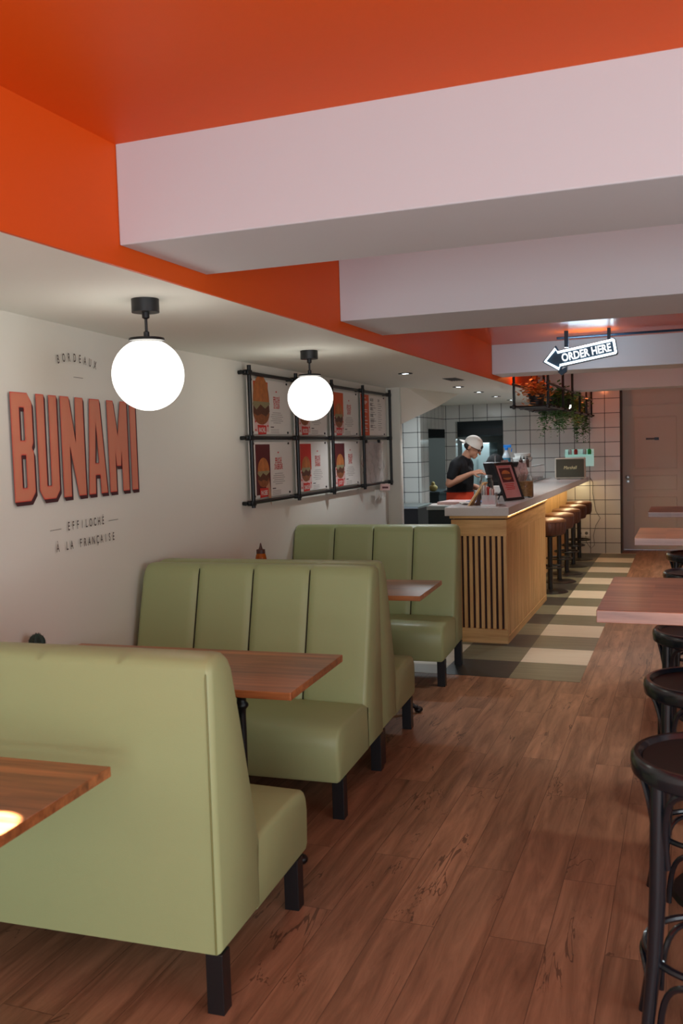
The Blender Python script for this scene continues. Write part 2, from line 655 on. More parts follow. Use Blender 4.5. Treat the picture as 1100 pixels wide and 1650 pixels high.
def text_bm(bm, s, size, xs=1.0, mtx=None, depth=0.0, spacing=1.0, bold=0.0, align='LEFT'):
    """adds lettering as flat (or slightly thick) geometry in the XY plane"""
    cu = bpy.data.curves.new('t', 'FONT')
    cu.body = s
    cu.size = size
    cu.space_character = spacing
    cu.align_x = align
    cu.extrude = depth
    cu.offset = bold
    cu.resolution_u = 3
    o = bpy.data.objects.new('t', cu)
    me = bpy.data.meshes.new_from_object(o)
    M = Matrix.Diagonal((xs, 1, 1, 1))
    if mtx:
        M = mtx @ M
    me.transform(M)
    bm.from_mesh(me)
    bpy.data.objects.remove(o)
    bpy.data.curves.remove(cu)
    bpy.data.meshes.remove(me)


def frame_mtx(o, x, y):
    x = Vector(x).normalized()
    y = Vector(y).normalized()
    z = x.cross(y)
    return Matrix(((x.x, y.x, z.x, o[0]), (x.y, y.y, z.y, o[1]), (x.z, y.z, z.z, o[2]), (0, 0, 0, 1)))


# ================================================================== THE SETTING
CZ = 2.161          # low ceiling
XS = -1.65          # orange fascia plane
b = bm_new(); abox(b, (-5.0, -2.1, -0.06), (2.5, 16.2, 0.0)); struct('floor', b, FLOOR)

# gingham vinyl floor laid flush along the counter (one object per tone would split a pattern: one mesh, three tones)
me = bpy.data.meshes.new('tile_floor')
b = bm_new()
y0, p = 6.05, 0.4745
idx = []
for r in range(16):
    ya, yb = y0 + r * p, min(y0 + (r + 1) * p, 13.2)
    if ya >= 13.2:
        break
    cols = [(-1.13, -0.662, 0 if r % 2 == 0 else 1), (-1.60, -1.13, 2 if r % 2 == 0 else 0), (-2.07, -1.60, 1 if r < 2 else (0 if r % 2 == 0 else 1)), (-2.54, -2.07, 2 if r % 2 == 0 else 0), (-3.01, -2.54, 0 if r % 2 == 0 else 1)]
    for xa, xb, mi in cols:
        vs = abox(b, (xa, ya, -0.02), (xb, yb, 0.002))
        b.faces.ensure_lookup_table()
        for f in b.faces[-6:]:
            f.material_index = mi
bmesh.ops.recalc_face_normals(b, faces=b.faces)
b.to_mesh(me); b.free()
for m in (TILE_GG, TILE_CR, TILE_DK):
    me.materials.append(m)
tf = bpy.data.objects.new('tile_floor', me); COL.objects.link(tf); tf['kind'] = 'structure'

# left wall: logo stretch and menu stretch meet at a faint kink
b = bm_new()
inner = [(-1.926, -1.95), (-2.665, 4.2025), (-2.676, 4.32), (-2.668, 5.4325), (-2.777, 8.66)]
inner = [(-1.939, -1.95), (-2.642, 3.88), (-2.664, 4.08), (-2.680, 4.26), (-2.692, 4.46), (-2.7015, 4.68), (-2.709, 4.95), (-2.79, 8.66)]
prism(b, inner + [(x - 0.12, y) for x, y in reversed(inner)], 0, 2.62)
struct('wall_left', b, WHITE)
b = bm_new(); abox(b, (-2.95, 8.662, 0), (-2.648, 8.73, 2.62)); struct('trim_1', b, WHITE, bevel=0.012)
# sloping plaster bulkhead between the pier and the kitchen ceiling
b = bm_new()
P_ = [(-2.638, 8.665, 2.2), (-2.638, 8.665, 1.80), (-2.46, 9.4, 1.985), (-2.44, 10.5, 2.2), (-3.7, 9.6, 2.2), (-3.7, 9.6, 1.82), (-3.2, 10.5, 2.2)]
for q in P_:
    b.verts.new(q)
bmesh.ops.convex_hull(b, input=b.verts)
struct('trim_2', b, WHITE)

# low white ceiling over booths and kitchen
b = bm_new(); abox(b, (-4.9, -1.95, CZ), (XS - 0.002, 13.2, 2.62)); struct('ceiling_low', b, CEILW)
b = bm_new(); abox(b, (XS - 0.001, -1.95, CZ - 0.001), (XS + 0.012, 13.18, 2.6)); struct('trim_3', b, ORANGE)
b = bm_new(); abox(b, (XS, -1.95, 2.528), (2.4, 4.6, 2.62)); struct('ceiling', b, ORANGE)
b = bm_new(); abox(b, (XS, 4.6, 2.462), (2.4, 13.75, 2.62)); struct('ceiling_far', b, ORANGEG)
# four dropped beams
for k, (ya, yb, z) in enumerate([(2.444, 2.986, 2.224), (4.364, 5.041, 2.219), (8.2, 8.66, 2.203), (10.9, 11.3, 2.166)]):
    b = bm_new(); abox(b, (XS + 0.013, ya, z), (2.4, yb, 2.56)); struct('beam', b, BEAMW, bevel=0.004)

# back wall of white tiles with the serving hatch, and the recessed wall with the door
TB = wall_tile_mat('back_tiles', 'X', 0.866 + 0.2055 * 30, 0.2015 * 10 - 0.150)
TS = wall_tile_mat('side_tiles', 'Y', 0.1, 0.2015 * 10 - 0.150)
b = bm_new()
hx0, hx1, hz0, hz1 = -3.19, -2.487, 0.9, 1.92
abox(b, (-3.35, 13.2, 0), (hx0, 13.32, 2.62))
abox(b, (hx0, 13.2, 0), (hx1, 13.32, hz0))
abox(b, (hx0, 13.2, hz1), (hx1, 13.32, 2.62))
abox(b, (hx1, 13.2, 0), (-0.862, 13.32, 2.62))
struct('wall_back', b, TB)
b = bm_new(); abox(b, (-0.95, 13.32, 0), (-0.862, 13.66, 2.62)); struct('trim_4', b, GREY)
b = bm_new()
abox(b, (-0.87, 13.66, 2.075), (2.4, 13.8, 2.62)); abox(b, (-0.03, 13.66, 0), (2.4, 13.8, 2.62)); abox(b, (-0.95, 13.66, 0), (-0.872, 13.8, 2.62))
struct('wall_back', b, DOORP)
# kitchen side wall with doorway
b = bm_new()
abox(b, (-3.47, 11.99, 0), (-3.35, 12.27, CZ)); abox(b, (-3.47, 12.27, 1.815), (-3.35, 13.2, CZ))
struct('wall_kitchen', b, TS)
b = bm_new(); abox(b, (-4.9, 11.87, 0), (-3.35, 11.99, CZ)); struct('wall_kitchen', b, wall_tile_mat('front_tiles', 'X', 0.866 + 0.2055 * 30 + 0.055, 0.2015 * 10 - 0.150))
b = bm_new(); abox(b, (-5.0, 8.5, 0), (-4.9, 16.1, 2.62)); struct('wall_kitchen', b, GREY)
b = bm_new(); abox(b, (-4.9, 15.9, 0), (-1.9, 16.0, 2.62)); struct('wall_kitchen', b, GREY)
b = bm_new(); abox(b, (-2.0, 13.32, 0), (-1.9, 15.9, 2.62)); struct('wall_kitchen', b, GREY)
b = bm_new(); abox(b, (-4.9, 13.2, 2.4), (-1.9, 16.0, 2.5)); struct('ceiling_kitchen', b, CEILW)
b = bm_new(); abox(b, (-4.9, 11.99, CZ), (-3.35, 13.32, 2.5)); struct('ceiling_kitchen', b, CEILW)
# walls out of the frame that close the room
b = bm_new()
abox(b, (2.4, -2.0, 0), (2.5, 0.0, 2.62)); abox(b, (2.4, 2.4, 0), (2.5, 13.8, 2.62)); abox(b, (2.4, 0, 0), (2.5, 2.4, 0.7)); abox(b, (2.4, 0, 2.2), (2.5, 2.4, 2.62))
struct('wall_right', b, WHITE)
b = bm_new()
abox(b, (-2.1, -2.05, 0), (-1.4, -1.95, 2.62)); abox(b, (2.1, -2.05, 0), (2.5, -1.95, 2.62)); abox(b, (-1.4, -2.05, 0), (2.1, -1.95, 0.25)); abox(b, (-1.4, -2.05, 2.25), (2.1, -1.95, 2.62))
struct('wall_front', b, WHITE)

# door
d = thing('door_1', '', '')
del d['label'], d['category']
d['kind'] = 'structure'
b = bm_new(); abox(b, (-0.852, 13.655, 0.012), (-0.04, 13.70, 2.062)); obj('door_leaf', b, DOORP, d)
b = bm_new()
for x0, x1, z0, z1 in [(-0.715, -0.135, 1.16, 1.90), (-0.715, -0.135, 0.855, 1.075), (-0.715, -0.135, 0.15, 0.765)]:
    for q in ((x0, z0, x1, z0 + 0.018), (x0, z1 - 0.018, x1, z1), (x0, z0 + 0.018, x0 + 0.018, z1 - 0.018), (x1 - 0.018, z0 + 0.018, x1, z1 - 0.018)):
        abox(b, (q[0], 13.643, q[1]), (q[2], 13.656, q[3]))
obj('panel_moulding', b, DOORP, d, bevel=0.004)
b = bm_new()
lathe(b, [(0.028, 0), (0.028, 0.008), (0.014, 0.012), (0.014, 0.035), (0.028, 0.045), (0.03, 0.06), (0.0, 0.07)], 16, mtx=Matrix.Translation((-0.795, 13.655, 1.05)) @ Matrix.Rotation(R(90), 4, 'X'))
lathe(b, [(0.02, 0), (0.02, 0.006), (0, 0.008)], 16, mtx=Matrix.Translation((-0.795, 13.655, 0.985)) @ Matrix.Rotation(R(90), 4, 'X'))
obj('door_handle', b, STEEL, d, smooth=True)
b = bm_new()
abox(b, (-0.872, 13.64, 0), (-0.853, 13.70, 2.075)); abox(b, (-0.872, 13.64, 2.063), (-0.03, 13.70, 2.078))
obj('door_frame', b, DOORP, d)
b = bm_new(); abox(b, (-0.545, 13.644, 1.575), (-0.432, 13.655, 1.600)); pl = tag(obj('door_plaque', b, BROWNL), 'small brown and blue name plaque fixed on the panelled door', 'plaque')
b = bm_new(); abox(b, (-0.431, 13.644, 1.568), (-0.372, 13.655, 1.606)); obj('pictogram_plate', b, BLUEP, pl)


# ================================================================== PAINTED WALL LETTERING
wall_d = Vector((-math.sin(R(6.9)), math.cos(R(6.9)), 0))
wall_n = Vector((math.cos(R(6.9)), math.sin(R(6.9)), 0))
WO = Vector((-2.674, 4.2025, 0)) + wall_d * (-1.271)


def wall_mtx(off):
    return frame_mtx(WO + wall_n * off + Vector((0, 0, 1.58 - 1.58 * 1.025)), wall_d, (0, 0, 1)) @ Matrix.Diagonal((1.025, 1.025, 1, 1))


LETTERS = {
    'B': ([(0.005, 1.403), (0.117, 1.403), (0.152, 1.438), (0.152, 1.60), (0.139, 1.618), (0.152, 1.636), (0.152, 1.80), (0.122, 1.836), (0.005, 1.836)],
          [[(0.063, 1.457), (0.095, 1.457), (0.095, 1.588), (0.063, 1.588)], [(0.063, 1.646), (0.095, 1.646), (0.095, 1.777), (0.063, 1.777)]]),
    'U': ([(0.183, 1.440), (0.211, 1.403), (0.302, 1.403), (0.336, 1.437), (0.338, 1.836), (0.277, 1.836), (0.273, 1.458), (0.240, 1.458), (0.242, 1.836), (0.183, 1.836)], []),
    'N': ([(0.366, 1.403), (0.430, 1.403), (0.430, 1.629), (0.492, 1.403), (0.555, 1.403), (0.556, 1.836), (0.489, 1.836), (0.482, 1.632), (0.437, 1.836), (0.366, 1.836)], []),
    'A': ([(0.579, 1.403), (0.640, 1.403), (0.644, 1.488), (0.686, 1.488), (0.690, 1.403), (0.751, 1.403), (0.704, 1.836), (0.613, 1.836)],
          [[(0.645, 1.543), (0.680, 1.543), (0.664, 1.739)]]),
    'M': ([(0.777, 1.403), (0.842, 1.403), (0.840, 1.604), (0.850, 1.525), (0.894, 1.525), (0.904, 1.603), (0.906, 1.403), (0.972, 1.403), (0.973, 1.836), (0.906, 1.836), (0.871, 1.67), (0.835, 1.836), (0.773, 1.836)], []),
    'I': ([(1.001, 1.403), (1.066, 1.403), (1.066, 1.836), (1.001, 1.836)], []),
}


def inset(poly, d):
    n = len(poly)
    out = []
    for i in range(n):
        p0, p1, p2 = Vector(poly[i - 1]), Vector(poly[i]), Vector(poly[(i + 1) % n])
        e1 = (p1 - p0).normalized(); e2 = (p2 - p1).normalized()
        n1 = Vector((-e1.y, e1.x)); n2 = Vector((-e2.y, e2.x))
        m = (n1 + n2)
        k = d / max(0.35, (1 + n1.dot(n2)))
        out.append(tuple(p1 + m * k))
    return out


def area2(p):
    return sum(p[i - 1][0] * p[i][1] - p[i][0] * p[i - 1][1] for i in range(len(p)))


def flat_letter(bm, outer, holes, mtx):
    vs = []
    edges = []
    for loop in [outer] + holes:
        lv = [bm.verts.new((p[0], p[1], 0)) for p in loop]
        for i in range(len(lv)):
            edges.append(bm.edges.new((lv[i - 1], lv[i])))
        vs += lv
    bmesh.ops.triangle_fill(bm, use_beauty=True, use_dissolve=False, edges=edges, normal=(0, 0, 1))
    for v in vs:
        v.co = mtx @ v.co


wl = thing('wall_lettering', 'red hatched BUNAMI headline with small brown words painted on the white left wall', 'wall sign')
for ch, (outer, holes) in LETTERS.items():
    if area2(outer) < 0:
        outer = outer[::-1]
    holes = [h if area2(h) < 0 else h[::-1] for h in holes]
    b = bm_new()
    # slanting drop side: swept copies of the outline down to the right
    for k in range(1, 9):
        off = (0.014 * k / 8, -0.016 * k / 8)
        flat_letter(b, [(x + off[0], y + off[1]) for x, y in outer], [[(x + off[0], y + off[1]) for x, y in h] for h in holes], wall_mtx(0.0035 - 0.00015 * k))
    obj('letter_shadow', b, SHADOWP, wl, label='dark drop side of the letter ' + ch, fix=False)
    b = bm_new(); flat_letter(b, outer, holes, wall_mtx(0.0042)); obj('letter_outline', b, LETRED, wl, label='red rim of the letter ' + ch, fix=False)
    b = bm_new(); flat_letter(b, inset(outer, 0.0035), [inset(h, 0.0035) for h in holes], Matrix.Identity(4))
    o = obj('letter_face', b, HATCH, wl, label='red and cream hatched face of the letter ' + ch, fix=False)
    o.matrix_local = wall_mtx(0.0048)
b = bm_new()
base = wall_mtx(0.004)
arc = [(0.374, 1.975, 10), (0.418, 1.985, 6), (0.461, 1.990, 3), (0.508, 1.992, 0), (0.551, 1.991, -3), (0.594, 1.987, -6), (0.638, 1.982, -8), (0.682, 1.975, -11)]
for ch, (s, z, a) in zip('BORDEAUX', arc):
    text_bm(b, ch, 0.051, 0.58, base @ Matrix.Translation((s, z, 0)) @ Matrix.Rotation(R(a), 4, 'Z'), align='CENTER', bold=0.0006)
obj('place_name', b, TEXTP, wl, label='small arched brown word BORDEAUX', fix=False)
for x0, x1, z in [(0.489, 0.571, 1.9245), (0.241, 0.330, 1.270), (0.744, 0.839, 1.270)]:
    b = bm_new()
    vs = [b.verts.new(base @ Vector(q)) for q in ((x0, z - 0.001, 0), (x1, z - 0.001, 0), (x1, z + 0.001, 0), (x0, z + 0.001, 0))]
    b.faces.new(vs)
    obj('rule_line', b, TEXTP, wl, fix=False)
for txt, s0_, z_ in (('EFFILOCHÉ', 0.391, 1.259), ('À LA FRANÇAISE', 0.296, 1.176)):
    b = bm_new()
    for k, ch in enumerate(txt):
        if ch != ' ':
            text_bm(b, ch, 0.052, 0.62, base @ Matrix.Translation((s0_ + 0.0376 * k, z_, 0)), align='CENTER', bold=0.0006)
    obj('slogan', b, TEXTP, wl, fix=False)



# ================================================================== GLOBE PENDANTS
def pendant(loc, zc, label):
    t = thing('pendant_lamp', label, 'lamp', (loc[0], loc[1], CZ), group='opal globe pendants over the booths')
    h = CZ - zc
    b = bm_new(); lathe(b, [(0.052, 0), (0.052, -0.05), (0.0, -0.05)], 28); obj('ceiling_rose', b, BLACKP, t, smooth=True)
    b = bm_new(); lathe(b, [(0.014, -0.05), (0.014, -0.07), (0.0055, -0.075), (0.0055, -h + 0.165), (0.011, -h + 0.16), (0.011, -h + 0.142), (0, -h + 0.142)], 12); obj('stem', b, BLACKP, t, smooth=True)
    b = bm_new(); lathe(b, [(0.010, 0), (0.066, -0.002), (0.068, -0.012), (0.0, -0.012)], 28, c=(0, 0, -h + 0.139)); obj('gallery', b, IRON, t, smooth=True)
    b = bm_new()
    prof = [(0.135 * math.sin(R(a)), -h + 0.135 * math.cos(R(a))) for a in [27 + (180 - 27) * i / 22 for i in range(23)]]
    prof[-1] = (0, prof[-1][1])
    lathe(b, prof, 40); obj('globe', b, GLOBE, t, smooth=True)
    return t


pendant((-1.908, 3.0), 1.878, 'black pendant with glowing opal globe, the nearer one hanging before the BUNAMI lettering')
pendant((-2.092, 5.035), 1.884, 'black pendant with glowing opal globe, the farther one hanging before the framed menus')


# ================================================================== MENU BOARDS ON THE WALL
fd = Vector((math.sin(R(-1.26)), math.cos(R(-1.26)), 0))     # along the menu stretch of the wall
fn = Vector((fd.y, -fd.x, 0))


def fw(y, off):
    x = -2.697 + (y - 4.34) * (-0.093 / 4.32)
    return Vector((x, y, 0)) + fn * off


PY = [5.37, 6.165, 6.927, 7.737, 8.58]
t = thing('menu_rack', 'black pipe rack of five posts holding the menu panels on the left wall', 'rack', fw(5.37, 0.05))
O0 = fw(5.37, 0.05)
for y in PY:
    q = fw(y, 0.062) - O0
    b = bm_new(); tube(b, [q + Vector((0, 0, 1.205)), q + Vector((0, 0, 2.135))], 0.0135, 12); obj('post', b, IRON, t, smooth=True)
for z in (1.236, 1.664, 2.088):
    b = bm_new(); tube(b, [fw(5.30, 0.036) - O0 + Vector((0, 0, z)), fw(8.64, 0.036) - O0 + Vector((0, 0, z))], 0.0125, 12); obj('rail', b, IRON, t, smooth=True)
for y in PY:
    for z in (1.236, 1.664, 2.088):
        q = fw(y, 0.05) - O0
        b = bm_new()
        abox(b, (-0.022, -0.030, -0.017), (0.022, 0.030, 0.017), Matrix.Translation(q + Vector((0, 0, z))))
        tube(b, [q + Vector((-0.052, -0.035, z + 0.0)), q + Vector((0.01, -0.035, z))], 0.014, 8)
        obj('clamp', b, IRON, t, bevel=0.006, smooth=True)


def P2(bm, pts, mtx, z=0.0):
    vs = [bm.verts.new(mtx @ Vector((p[0], p[1], z))) for p in pts]
    bm.faces.new(vs)


def rect(bm, x0, y0, x1, y1, mtx, z=0.0):
    P2(bm, [(x0, y0), (x1, y0), (x1, y1), (x0, y1)], mtx, z)


def ellp(cx, cy, rx, ry, a0=0, a1=360, n=24):
    return [(cx + rx * math.cos(R(a0 + (a1 - a0) * i / n)), cy + ry * math.sin(R(a0 + (a1 - a0) * i / n))) for i in range(n + (0 if a1 - a0 == 360 else 1))]


def poster(y0, y1, z0, z1, bg, lines, badge, label, kind):
    o = fw(y0, 0.026)
    t = thing('menu_poster', label, 'menu', (o.x, o.y, z0), group=None)
    W, H = y1 - y0, z1 - z0
    M = frame_mtx((0, 0, 0), fd, (0, 0, 1))
    b = bm_new(); abox(b, (0, 0, -0.005), (W, H, 0.0), M); obj('board', b, PAPER, t)
    z = 0.0006
    for px, py in ((0.06, 0.012), (W - 0.06, 0.012), (0.06, H - 0.012), (W - 0.06, H - 0.012)):
        b = bm_new()
        lathe(b, [(0.008, 0), (0.008, 0.006), (0, 0.008)], 10, mtx=M @ Matrix.Translation((px, py, 0)))
        obj('screw_cap', b, BLACKP, t)
    if kind == 'list':
        b = bm_new(); rect(b, 0.0, 0.0, W * 0.32, H, M, z); obj('colour_column', b, ORANGEP, t, fix=False)
        b = bm_new()
        for k, yy in enumerate([0.91, 0.83, 0.80, 0.77, 0.62, 0.57, 0.45, 0.36, 0.28, 0.2, 0.16, 0.1]):
            rect(b, W * 0.07, H * yy, W * (0.25 if k % 3 else 0.2), H * yy + 0.006, M, 2 * z)
        obj('white_print', b, PAPER, t, fix=False)
        b = bm_new()
        for txt, xx, yy in (('BURGERS', 0.37, 0.86), ('SIDES', 0.68, 0.86), ('MENU', 0.37, 0.74), ('FRITES', 0.37, 0.63), ('SALADE', 0.37, 0.48), ('BOISSONS', 0.37, 0.34), ('BIÈRES', 0.37, 0.2)):
            text_bm(b, txt, 0.034, 0.7, M @ Matrix.Translation((W * xx, H * yy, z)), bold=0.0006)
        for k in range(13):
            rect(b, W * 0.37, H * (0.80 - 0.055 * k), W * (0.50 + 0.05 * (k % 3)), H * (0.80 - 0.055 * k) + 0.0035, M, z)
            rect(b, W * 0.68, H * (0.80 - 0.055 * k), W * (0.80 + 0.04 * (k % 2)), H * (0.80 - 0.055 * k) + 0.0035, M, z)
        obj('black_print', b, INK, t, fix=False)
        return t
    x0, x1, ya, yb = W * 0.13, W * 0.46, H * 0.045, H * 0.955
    b = bm_new(); rect(b, x0, ya, x1, yb, M, z); obj('picture_background', b, bg[0], t, fix=False)
    if bg[1] is not None:
        b = bm_new(); rect(b, x0, ya, x1, ya + (yb - ya) * 0.42, M, 1.5 * z); obj('picture_cloth', b, bg[1], t, fix=False)
        b = bm_new()
        for i in range(6):
            for j in range(5):
                if (i + j) % 2 == 0:
                    cx = x0 + (x1 - x0) * (i + 0.5) / 6; cy = ya + (yb - ya) * 0.42 * (j + 0.4) / 5
                    P2(b, ellp(cx, cy, 0.011, 0.008, n=8), M, 2 * z)
        obj('cloth_pattern', b, RED, t, fix=False)
    cx, cy, s = (x0 + x1) / 2, ya + (yb - ya) * (0.47 if kind != 'big' else 0.60), (x1 - x0) * (0.40 if kind != 'big' else 0.56)
    if kind == 'hand':
        b = bm_new(); P2(b, [(cx + s * 0.2, cy - s * 0.9), (cx + s * 0.9, cy - s * 0.3), (x1, cy - s * 1.8), (x1, cy - s * 2.6)], M, 2 * z); obj('printed_hand', b, SKINP, t, fix=False)
    b = bm_new(); P2(b, ellp(cx, cy - s * 0.55, s, s * 0.62, 180, 360), M, 2.5 * z); obj('printed_bun_base', b, BUND, t, fix=False)
    b = bm_new(); P2(b, [(cx - s * 1.0, cy - s * 0.6), (cx - s * 0.5, cy - s * 0.72), (cx, cy - s * 0.62), (cx + s * 0.55, cy - s * 0.75), (cx + s * 1.02, cy - s * 0.5), (cx + s * 0.98, cy - s * 0.12), (cx - s * 0.98, cy - s * 0.12)], M, 3 * z); obj('printed_filling', b, FILL, t, fix=False)
    b = bm_new(); P2(b, [(cx - s * 1.05, cy - s * 0.16), (cx - s * 0.6, cy - s * 0.42), (cx - s * 0.1, cy - s * 0.14), (cx + s * 0.45, cy - s * 0.34), (cx + s * 1.06, cy - s * 0.1), (cx + s * 0.95, cy + s * 0.08), (cx - s * 0.95, cy + s * 0.05)], M, 3.5 * z); obj('printed_salad', b, SALAD, t, fix=False)
    b = bm_new(); P2(b, ellp(cx, cy, s, s * (0.95 if kind != 'big' else 1.35), 0, 180), M, 4 * z); obj('printed_bun', b, BUN, t, fix=False)
    if kind == 'big':
        b = bm_new(); P2(b, ellp(x0 + s * 0.35, yb - s * 0.45, s * 0.34, s * 0.4), M, 2.2 * z); P2(b, ellp(x1 - s * 0.42, yb - s * 0.45, s * 0.36, s * 0.42), M, 2.2 * z); obj('printed_side_dish', b, BUND, t, fix=False)
    # badge with the name
    bw = (x1 - x0) * 0.56
    b = bm_new(); P2(b, [(cx - bw / 2, ya - 0.02), (cx + bw / 2, ya - 0.016), (cx + bw / 2 + 0.004, ya + 0.042), (cx - bw / 2 - 0.004, ya + 0.046)], M, 5 * z); obj('name_badge', b, RED, t, fix=False)
    b = bm_new(); text_bm(b, badge, 0.045, bw / (0.045 * 0.74 * len(badge)), M @ Matrix.Translation((cx, ya - 0.003, 6 * z)), align='CENTER', bold=0.0008); obj('badge_lettering', b, PAPER, t, fix=False)
    b = bm_new()
    text_bm(b, lines[0], 0.055, 0.42, M @ Matrix.Translation((W * 0.66, H * 0.60, z)), align='CENTER', bold=0.0012)
    obj('dish_name', b, RED, t, fix=False)
    b = bm_new()
    text_bm(b, lines[1], 0.055, 0.42, M @ Matrix.Translation((W * 0.66, H * 0.485, z)), align='CENTER', bold=0.0012)
    obj('dish_name', b, RED, t, fix=False)
    b = bm_new(); P2(b, ellp(W * 0.66, H * 0.80, 0.012, 0.006, n=10), M, z); obj('emblem', b, RED, t, fix=False)
    b = bm_new()
    for k in range(6):
        w = (0.10, 0.13, 0.15, 0.12, 0.15, 0.09)[k]
        rect(b, W * 0.66 - W * w, H * (0.40 - 0.038 * k), W * 0.66 + W * w, H * (0.40 - 0.038 * k) + 0.0035, M, z)
    for k in range(3):
        rect(b, W * 0.5, H * (0.085 - 0.03 * k), W * 0.70, H * (0.085 - 0.03 * k) + 0.003, M, z)
    obj('small_print', b, PALEINK, t, fix=False)
    b = bm_new(); rect(b, W * 0.5, H * 0.125, W * 0.58, H * 0.125 + 0.007, M, z); obj('heading_print', b, INK, t, fix=False)
    return t


ZR = [(1.690, 2.062), (1.262, 1.638)]
g = 0.038
poster(PY[0] + g, PY[1] - g, *ZR[0], (ORANGEP, PINKP), ('EFFILOCHÉ', 'DE COLIN'), 'RACHEL', 'upper menu panel nearest the camera, big golden burger picture, EFFILOCHÉ DE COLIN', 'big')
poster(PY[1] + g, PY[2] - g, *ZR[0], (RED, PINKP), ('EFFILOCHÉ', 'DE POULET'), 'ROSS', 'upper menu panel largely hidden behind the farther globe lamp, spotted cloth picture', 'burger')
poster(PY[2] + g, PY[3] - g, *ZR[0], (ORANGEP, PINKP), ('EFFILOCHÉ', 'DE BŒUF'), 'MONICA', 'upper menu panel just right of the farther globe, orange ground and burger', 'burger')
poster(PY[3] + g, PY[4] - g, *ZR[0], (ORANGEP, PINKP), ('', ''), '', 'upper menu panel farthest away, orange column and a price list', 'list')
poster(PY[0] + g, PY[1] - g, *ZR[1], (MAROON, None), ('EFFILOCHÉ', "D'AUBERGINE"), 'PHOEBE', 'lower menu panel nearest the camera, burger in a hand on maroon', 'hand')
poster(PY[1] + g, PY[2] - g, *ZR[1], (RED, PINKP), ('EFFILOCHÉ', "D'AGNEAU"), 'CHANDLER', 'lower menu panel with bright red picture ground, below the farther globe', 'burger')
poster(PY[2] + g, PY[3] - g, *ZR[1], (MAROON, PINKP), ('EFFILOCHÉ', 'DE PORC'), 'JOEY', 'lower menu panel with dark maroon picture above spotted cloth, third from camera', 'burger')
# crumpled clear sleeve hanging in the last bay, with a ticket clipped under it
o = fw(PY[3] + 0.05, 0.03)
b = bm_new()
M = frame_mtx((0, 0, 0), fd, (0, 0, 1))
NX, NZ = 14, 10
gr = [[b.verts.new(M @ Vector((0.62 * i / NX, 0.40 * j / NZ, 0.012 * math.sin(i * 1.7 + j * 0.9) + 0.008 * math.sin(j * 2.1 - i)))) for j in range(NZ + 1)] for i in range(NX + 1)]
for i in range(NX):
    for j in range(NZ):
        b.faces.new((gr[i][j], gr[i + 1][j], gr[i + 1][j + 1], gr[i][j + 1]))
SLEEVE = mat('plastic_sleeve', srgb(205, 196, 194), 0.08, alpha=0.6)
t = thing('plastic_sleeve', 'crumpled clear plastic sleeve in the last lower bay of the menu rack', 'sleeve', (o.x, o.y, 1.235))
obj('film', b, SLEEVE, t, smooth=True)
b = bm_new()
for k in range(9):
    rect(b, 0.40, 0.37 - 0.03 * k, 0.50, 0.378 - 0.03 * k, M, 0.022)
obj('print_line', b, PALEINK, t, fix=False)
b = bm_new()
for px in (0.06, 0.46):
    abox(b, (px, 0.385, -0.004), (px + 0.02, 0.415, 0.024), M)
obj('clip', b, BLACKP, t)
o = fw(8.18, 0.07)
b = bm_new(); abox(b, (0, 0, -0.003), (0.30, 0.062, 0.003), M @ Matrix.Rotation(R(-3), 4, 'Z'))
t = thing('ticket_card', 'small pinkish card with paper streamers clipped below the plastic sleeve', 'card', (o.x, o.y, 1.172))
obj('card', b, PINKP, t)
b = bm_new(); rect(b, 0.04, 0.018, 0.24, 0.036, M @ Matrix.Rotation(R(-3), 4, 'Z'), 0.0036); obj('print_line', b, MAROON, t, fix=False)
b = bm_new()
for k in range(9):
    x = -0.14 + 0.04 * k
    abox(b, (x, -0.085 + 0.012 * (k % 3), -0.012), (x + 0.018, 0.01, -0.010), M)
obj('streamer', b, PAPER, t)


